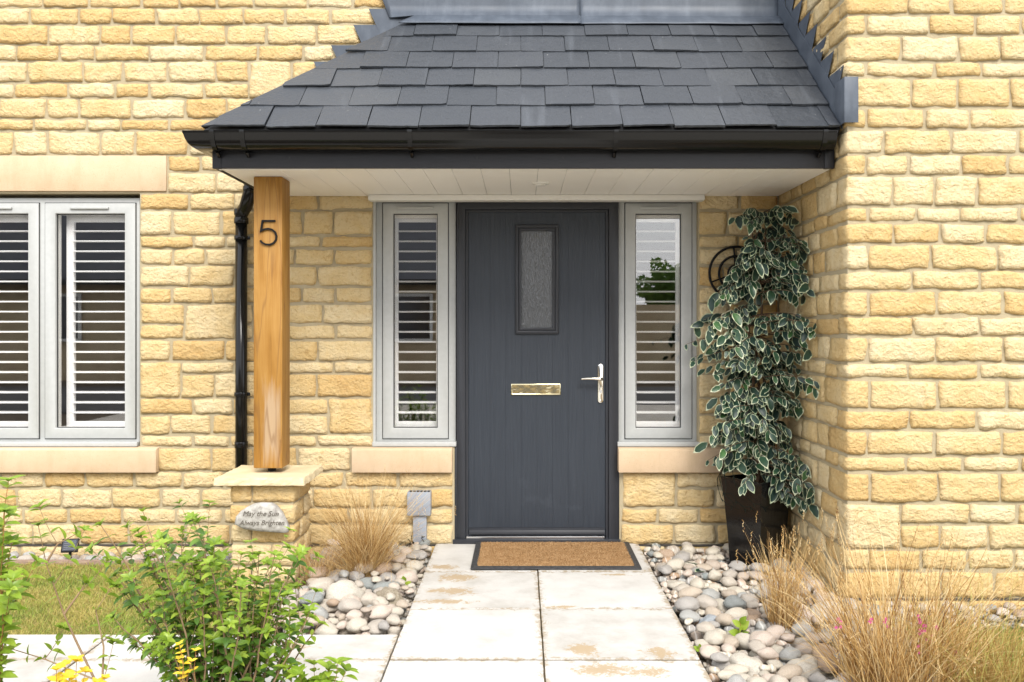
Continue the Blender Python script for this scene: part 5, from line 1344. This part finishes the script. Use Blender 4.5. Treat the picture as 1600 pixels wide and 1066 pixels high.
# ------------------------------------------------------------------ leafy shrubs
def shrub(th, stems, rr, leaf_every=.035, meshes=GRN, size=1.0, tip=6, r0=.005, barkmat='twig', cap=300, droop=.0, sidetw=0, name_rest='leaves', meshes2=None, lo=0):
    """stems: lists of world points; leaves in pairs along each and a rosette at its tip"""
    br = MB(); items = []; items2 = []
    def along(pts, r_, start, every, s_):
        L_ = 0; n = len(pts); br.tube(pts, [max(.0008, r_ * (1 - .75 * k / (n - 1))) for k in range(n)], 6, cap=False)
        tot = sum((Vector(b_) - Vector(a_)).length for a_, b_ in zip(pts, pts[1:])); d = start * tot; acc = 0; ph = rr.uniform(0, 6.28)
        for a_, b_ in zip(pts, pts[1:]):
            a_, b_ = Vector(a_), Vector(b_); l = (b_ - a_).length; dr = (b_ - a_).normalized()
            while acc <= d < acc + l:
                p = a_.lerp(b_, (d - acc) / l); o1 = dr.orthogonal().normalized(); o1.rotate(Matrix.Rotation(ph, 3, dr)); ph += 1.57 + rr.uniform(-.3, .3)
                for sg_ in (-1, 1):
                    dd = dr * rr.uniform(.3, .8) + o1 * sg_ * 1.0; (items2 if (meshes2 and (d / tot < .62 or rr.random() < .25)) else items).append((p, dd, dr + Vector((0, -.35, .5)) - o1 * sg_ * .2, size * s_ * rr.uniform(.7, 1.1)))
                d += every * rr.uniform(.8, 1.2)
            acc += l
        dr = (Vector(pts[-1]) - Vector(pts[-2])).normalized()
        for k in range(tip):
            o1 = dr.orthogonal(); o1.rotate(Matrix.Rotation(k * 2.4 + ph, 3, dr)); items.append((Vector(pts[-1]), dr * rr.uniform(.6, 1.4) + o1 * .9, dr + Vector((0, -.3, .3)), size * s_ * rr.uniform(.55, .95)))
    for pts in stems:
        along(pts, r0, lo, leaf_every, 1)
        for k in range(sidetw):
            i0 = rr.randrange(max(1, len(pts) // 3), len(pts) - 1); b0 = Vector(pts[i0]); dr = (Vector(pts[i0 + 1]) - b0).normalized()
            o1 = Vector((rr.uniform(-1, 1), rr.uniform(-1, 1), rr.uniform(.3, 1.1))).normalized(); ln = rr.uniform(.07, .17)
            q = [tuple(b0 + (dr * .4 + o1).normalized() * ln * t + Vector((0, 0, .03 * t * t))) for t in (0, .33, .66, 1)]; along(q, r0 * .35, .3, leaf_every * .8, .92)
    stuff(br.build('stems', M[barkmat], th, fix=False, smooth=True))
    if items2:
        n2 = min(cap // 2, len(items2)); place_leaves(th, items2, meshes2, rr, n2, 'older_' + name_rest, lambda it: it[0].y); place_leaves(th, items, meshes, rr, cap - n2, name_rest, lambda it: it[0].y)
    else: place_leaves(th, items, meshes, rr, cap, name_rest, lambda it: it[0].y)
    return len(items) + len(items2)
rr = random.Random(44)
def curve(p0, p1, bend, n=9, jit=.006):
    p0, p1 = Vector(p0), Vector(p1); m_ = (p0 + p1) / 2 + Vector(bend)
    return [tuple(p0 * (1 - t) ** 2 + m_ * 2 * t * (1 - t) + p1 * t * t + Vector([rr.uniform(-jit, jit)] * 1 + [rr.uniform(-jit, jit), 0])) for t in [k / n for k in range(n + 1)]]
SY = 2.62
sh = thing('leafy_shrub', 'bright green leafy shrub in the foreground left of the path', 'shrub', (PX(345, SY), SY, -.05))
base = (PX(350, SY), SY, -.05)
tips_px = [(215, 830), (225, 800), (190, 880), (200, 930), (175, 965), (250, 850), (285, 830), (312, 815), (300, 870), (335, 850), (352, 825), (375, 840), (405, 815), (395, 860), (430, 845), (465, 850), (462, 835), (450, 900), (485, 955), (500, 975),
           (455, 985), (420, 930), (270, 920), (240, 985), (215, 1010), (320, 930), (360, 910), (380, 970), (300, 985), (260, 1030), (440, 1020), (350, 1000), (410, 1005), (180, 900), (240, 900), (330, 880), (420, 880), (290, 1040), (390, 1040), (160, 820)]
stems = []
for k in range(14):
    t = rr.uniform(0, 6.28); q = rr.random() ** .5; tips_px.append((335 + 135 * q * math.cos(t), 925 + 88 * q * math.sin(t)))
for i, (a_, b_) in enumerate(tips_px):
    b_ = max(b_, 868) if 345 < a_ < 470 else b_; Y_ = SY + rr.uniform(-.20, .22); tp = Vector((PX(a_, Y_), Y_, PZ(b_, Y_))); bs = Vector(base) + Vector((rr.uniform(-.07, .07), rr.uniform(-.06, .06), 0))
    dxx = tp.x - bs.x; stems.append(curve(bs, tp, (dxx * .12, 0, .05 + abs(dxx) * .12)))
nsh = shrub(sh, stems, rr, .038, GRN, .70, 7, .0048, 'twig', 300, sidetw=3, meshes2=OLD, lo=.38)
# sparse shrub, left
s2 = thing('leafy_shrub', 'sparse bare stemmed shrub with leaf tufts left of the big shrub', 'shrub', (PX(150, 2.5), 2.5, -.05)); stems = []
for pts_ in ([(148, 1062), (118, 1000), (100, 960), (84, 915), (72, 880), (60, 822)], [(100, 960), (125, 925), (133, 912)], [(72, 880), (90, 850), (118, 835)], [(148, 1062), (70, 1030), (5, 1010)], [(160, 1066), (162, 1010), (150, 955), (175, 915)]):
    q = []
    for k, (a_, b_) in enumerate(pts_): Y_ = 2.5 + .02 * k; q.append((PX(a_, Y_), Y_, PZ(b_, Y_)))
    if pts_[0][1] > 1050: q = [(q[0][0] + .02, 2.5, -.05)] + q
    stems.append(q)
shrub(s2, stems, rr, .045, GRN, .78, 9, .0040, 'twig', 120, sidetw=1, lo=.72)
s3 = thing('leafy_shrub', 'tall light green leafy stems at the left picture edge', 'shrub', (PX(-10, 2.45), 2.45, -.05)); stems = []
for a_, b_ in ((14, 752), (8, 800), (-6, 870), (22, 905), (-20, 820), (8, 940), (20, 848), (-30, 780), (-40, 900)):
    Y_ = 2.45 + rr.uniform(-.08, .1); tp = Vector((PX(a_, Y_), Y_, PZ(b_, Y_))); stems.append(curve((PX(-25, 2.45) + rr.uniform(-.04, .04), 2.45, -.05), tp, (-.01, 0, .03)))
shrub(s3, stems, rr, .032, GRN, 1.0, 7, .0035, 'redtwig', 200, sidetw=1, lo=.45)
# yellow flowered plants
s4 = thing('yellow_plant', 'low plant with bright yellow leaves at the bottom left', 'plant', (PX(110, 2.3), 2.3, -.05)); stems = []
for a_, b_ in ((85, 1048), (100, 1040), (118, 1032), (130, 1052), (95, 1062), (150, 1070), (160, 1062), (112, 1058)):
    Y_ = 2.3 + rr.uniform(-.05, .05); tp = Vector((PX(a_, Y_), Y_, PZ(b_, Y_))); stems.append(curve((PX(115, 2.3), 2.3, -.05), tp, (0, 0, .02)))
shrub(s4, stems, rr, .03, YEL, .8, 6, .002, 'redtwig', 160, lo=.5)
s5 = thing('yellow_flower', 'yellow blossom spike in front of the big shrub', 'flower', (PX(290, 2.3), 2.3, -.05)); stems = []
for a_, b_ in ((288, 1008), (298, 1018), (280, 1022), (292, 1035), (284, 1048), (274, 1030)):
    Y_ = 2.3 + rr.uniform(-.03, .03); stems.append(curve((PX(300, 2.3), 2.3, -.05), Vector((PX(a_ + rr.uniform(-9, 9), Y_), Y_, PZ(b_, Y_))), (rr.uniform(-.02, .02), 0, .02)))
shrub(s5, stems, rr, .045, YEL, .55, 5, .002, 'redtwig', 200, lo=.72)
s6 = thing('leafy_shrub', 'low green leaf tuft at the bottom edge beside the path', 'shrub', (PX(490, 2.5), 2.5, -.05)); stems = []
for a_, b_ in ((450, 1045), (470, 1055), (490, 1040), (515, 1045), (538, 1050), (505, 1062), (528, 1038), (475, 1070)):
    Y_ = 2.5 + rr.uniform(-.06, .06); stems.append(curve((PX(495, 2.5), 2.5, -.05), Vector((PX(a_, Y_), Y_, PZ(b_, Y_))), (0, 0, .02)))
shrub(s6, stems, rr, .03, GRN, 1.0, 6, .003, 'redtwig', 150, lo=.5)
# mossy ground cover and weeds in the pebbles
gc = MB(); rr2 = np.random.RandomState(3)
gcv = thing('ground_cover', 'low mossy green ground cover between lawn and left pebbles', 'plant', (-1.12, 3.95, -.05)); items = []
for i in range(900):
    a_ = rr2.uniform(0, 6.28); r_ = math.sqrt(rr2.rand()); p = Vector((-1.08 + .20 * r_ * math.cos(a_), 3.95 + .27 * r_ * math.sin(a_), -.045 + .06 * rr2.rand() * (1.1 - r_)))
    items.append((p, Vector((rr2.uniform(-1, 1), rr2.uniform(-1, .4), rr2.uniform(.2, 1.6))), Vector((0, -.4, 1)), rr2.uniform(.25, .45)))
place_leaves(gcv, items, OLD[:2] + GRN[:1], random.Random(2), 0, 'foliage')
def sprig(label, px_, py_, n, s_, mesh, z0=-.02):
    Y_ = (EYE - z0) * F / (py_ + 12 - VY); t = thing('weed_sprig', label, 'weed', (PX(px_, Y_), Y_, z0)); its = []
    for k in range(n): its.append((Vector((PX(px_, Y_), Y_, z0 + .012 * k)), Vector((math.cos(k * 2.3), -.5 + .3 * math.sin(k * 2), rr.uniform(.2, 1.2))), Vector((0, -1, .8)), s_ * rr.uniform(.8, 1.1)))
    place_leaves(t, its, mesh, rr, 50)
    MB().tube([(PX(px_, Y_), Y_, z0 - .03), (PX(px_, Y_), Y_, z0 + .012 * n)], .0012, 5).build('stem', M['redtwig'], t)
BIGL = [leaf_mesh('leaf', .06, .02, [M['shrub']], False, 9, 5, .2, .2)]
sprig('bright green weed sprig by the blue grey cobble in the right bed', 1157, 985, 6, .9, BIGL)
sprig('tiny green weed leaf in the left pebbles near the path', 632, 905, 3, .8, BIGL)
sprig('tiny weed at the path edge in the right bed', 1093, 1010, 3, .5, BIGL)

# ------------------------------------------------------------------ across the street (what the glass reflects)
hb = thing('opposite_house', 'low stone house with slate roof across the street, mirrored in the panes', 'house', (-7, -13, -.15))
MB().box(-16, 1.0, -19, -13, -.16, 2.55).build('wall', M['far_wall'], hb)
MB().prism([(-19.5, 2.5), (-12.6, 2.5), (-16, 5.4)], -16.3, 1.3, 'x').build('roof', M['far_slate'], hb)
MB().box(-16.3, 1.3, -12.6, -12.48, 2.42, 2.56).build('gutter', M['black'], hb)
for x_ in (-12.5, -8.6, -5.2, -3.0):
    w_ = MB().ring(x_ - .6, x_ + .6, .9, 2.2, .08, -12.97, -12.9).build('window', M['white'], hb); MB().box(x_ - .53, x_ + .53, -12.96, -12.95, .96, 2.13).build('pane', M['panel'], w_)
gw = MB().box(1.05, 16, -13.3, -13, -.16, 1.9).build('garden_wall', M['far_wall']); tag(gw, 'stone garden wall across the street, seen in the right sidelight', 'wall')
tree = thing('street_tree', 'round green tree behind the garden wall, mirrored in the sidelight', 'tree', (4.6, -16, -.15))
MB().tube([(4.6, -16, -.15), (4.62, -16, 1.2), (4.55, -16, 2.2)], [.12, .1, .06], 8).build('trunk', M['bark'], tree)
rg = np.random.RandomState(8); mb = MB()
for i in range(2600):
    v_ = rg.normal(size=3); v_ /= np.linalg.norm(v_); v_ *= rg.rand() ** .4 * (1 + .25 * math.sin(v_[0] * 7 + v_[2] * 5)); c = Vector((4.6 + v_[0] * 1.1, -16 + v_[1] * 1.1, 2.35 + v_[2] * .95))
    u = Vector(rg.normal(size=3)).normalized() * .09; q = u.orthogonal().normalized() * .05; mb.add([c - u, c + q, c + u, c - q], [(0, 1, 2, 3)])
stuff(mb.build('crown', M['shrub_old'], tree, fix=False))
structure(MB().box(-40, 40, -10, -4, -.155, -.12).build('road', M['asphalt']))
for o in bpy.data.objects:
    if '_o' in o: del o['_o']
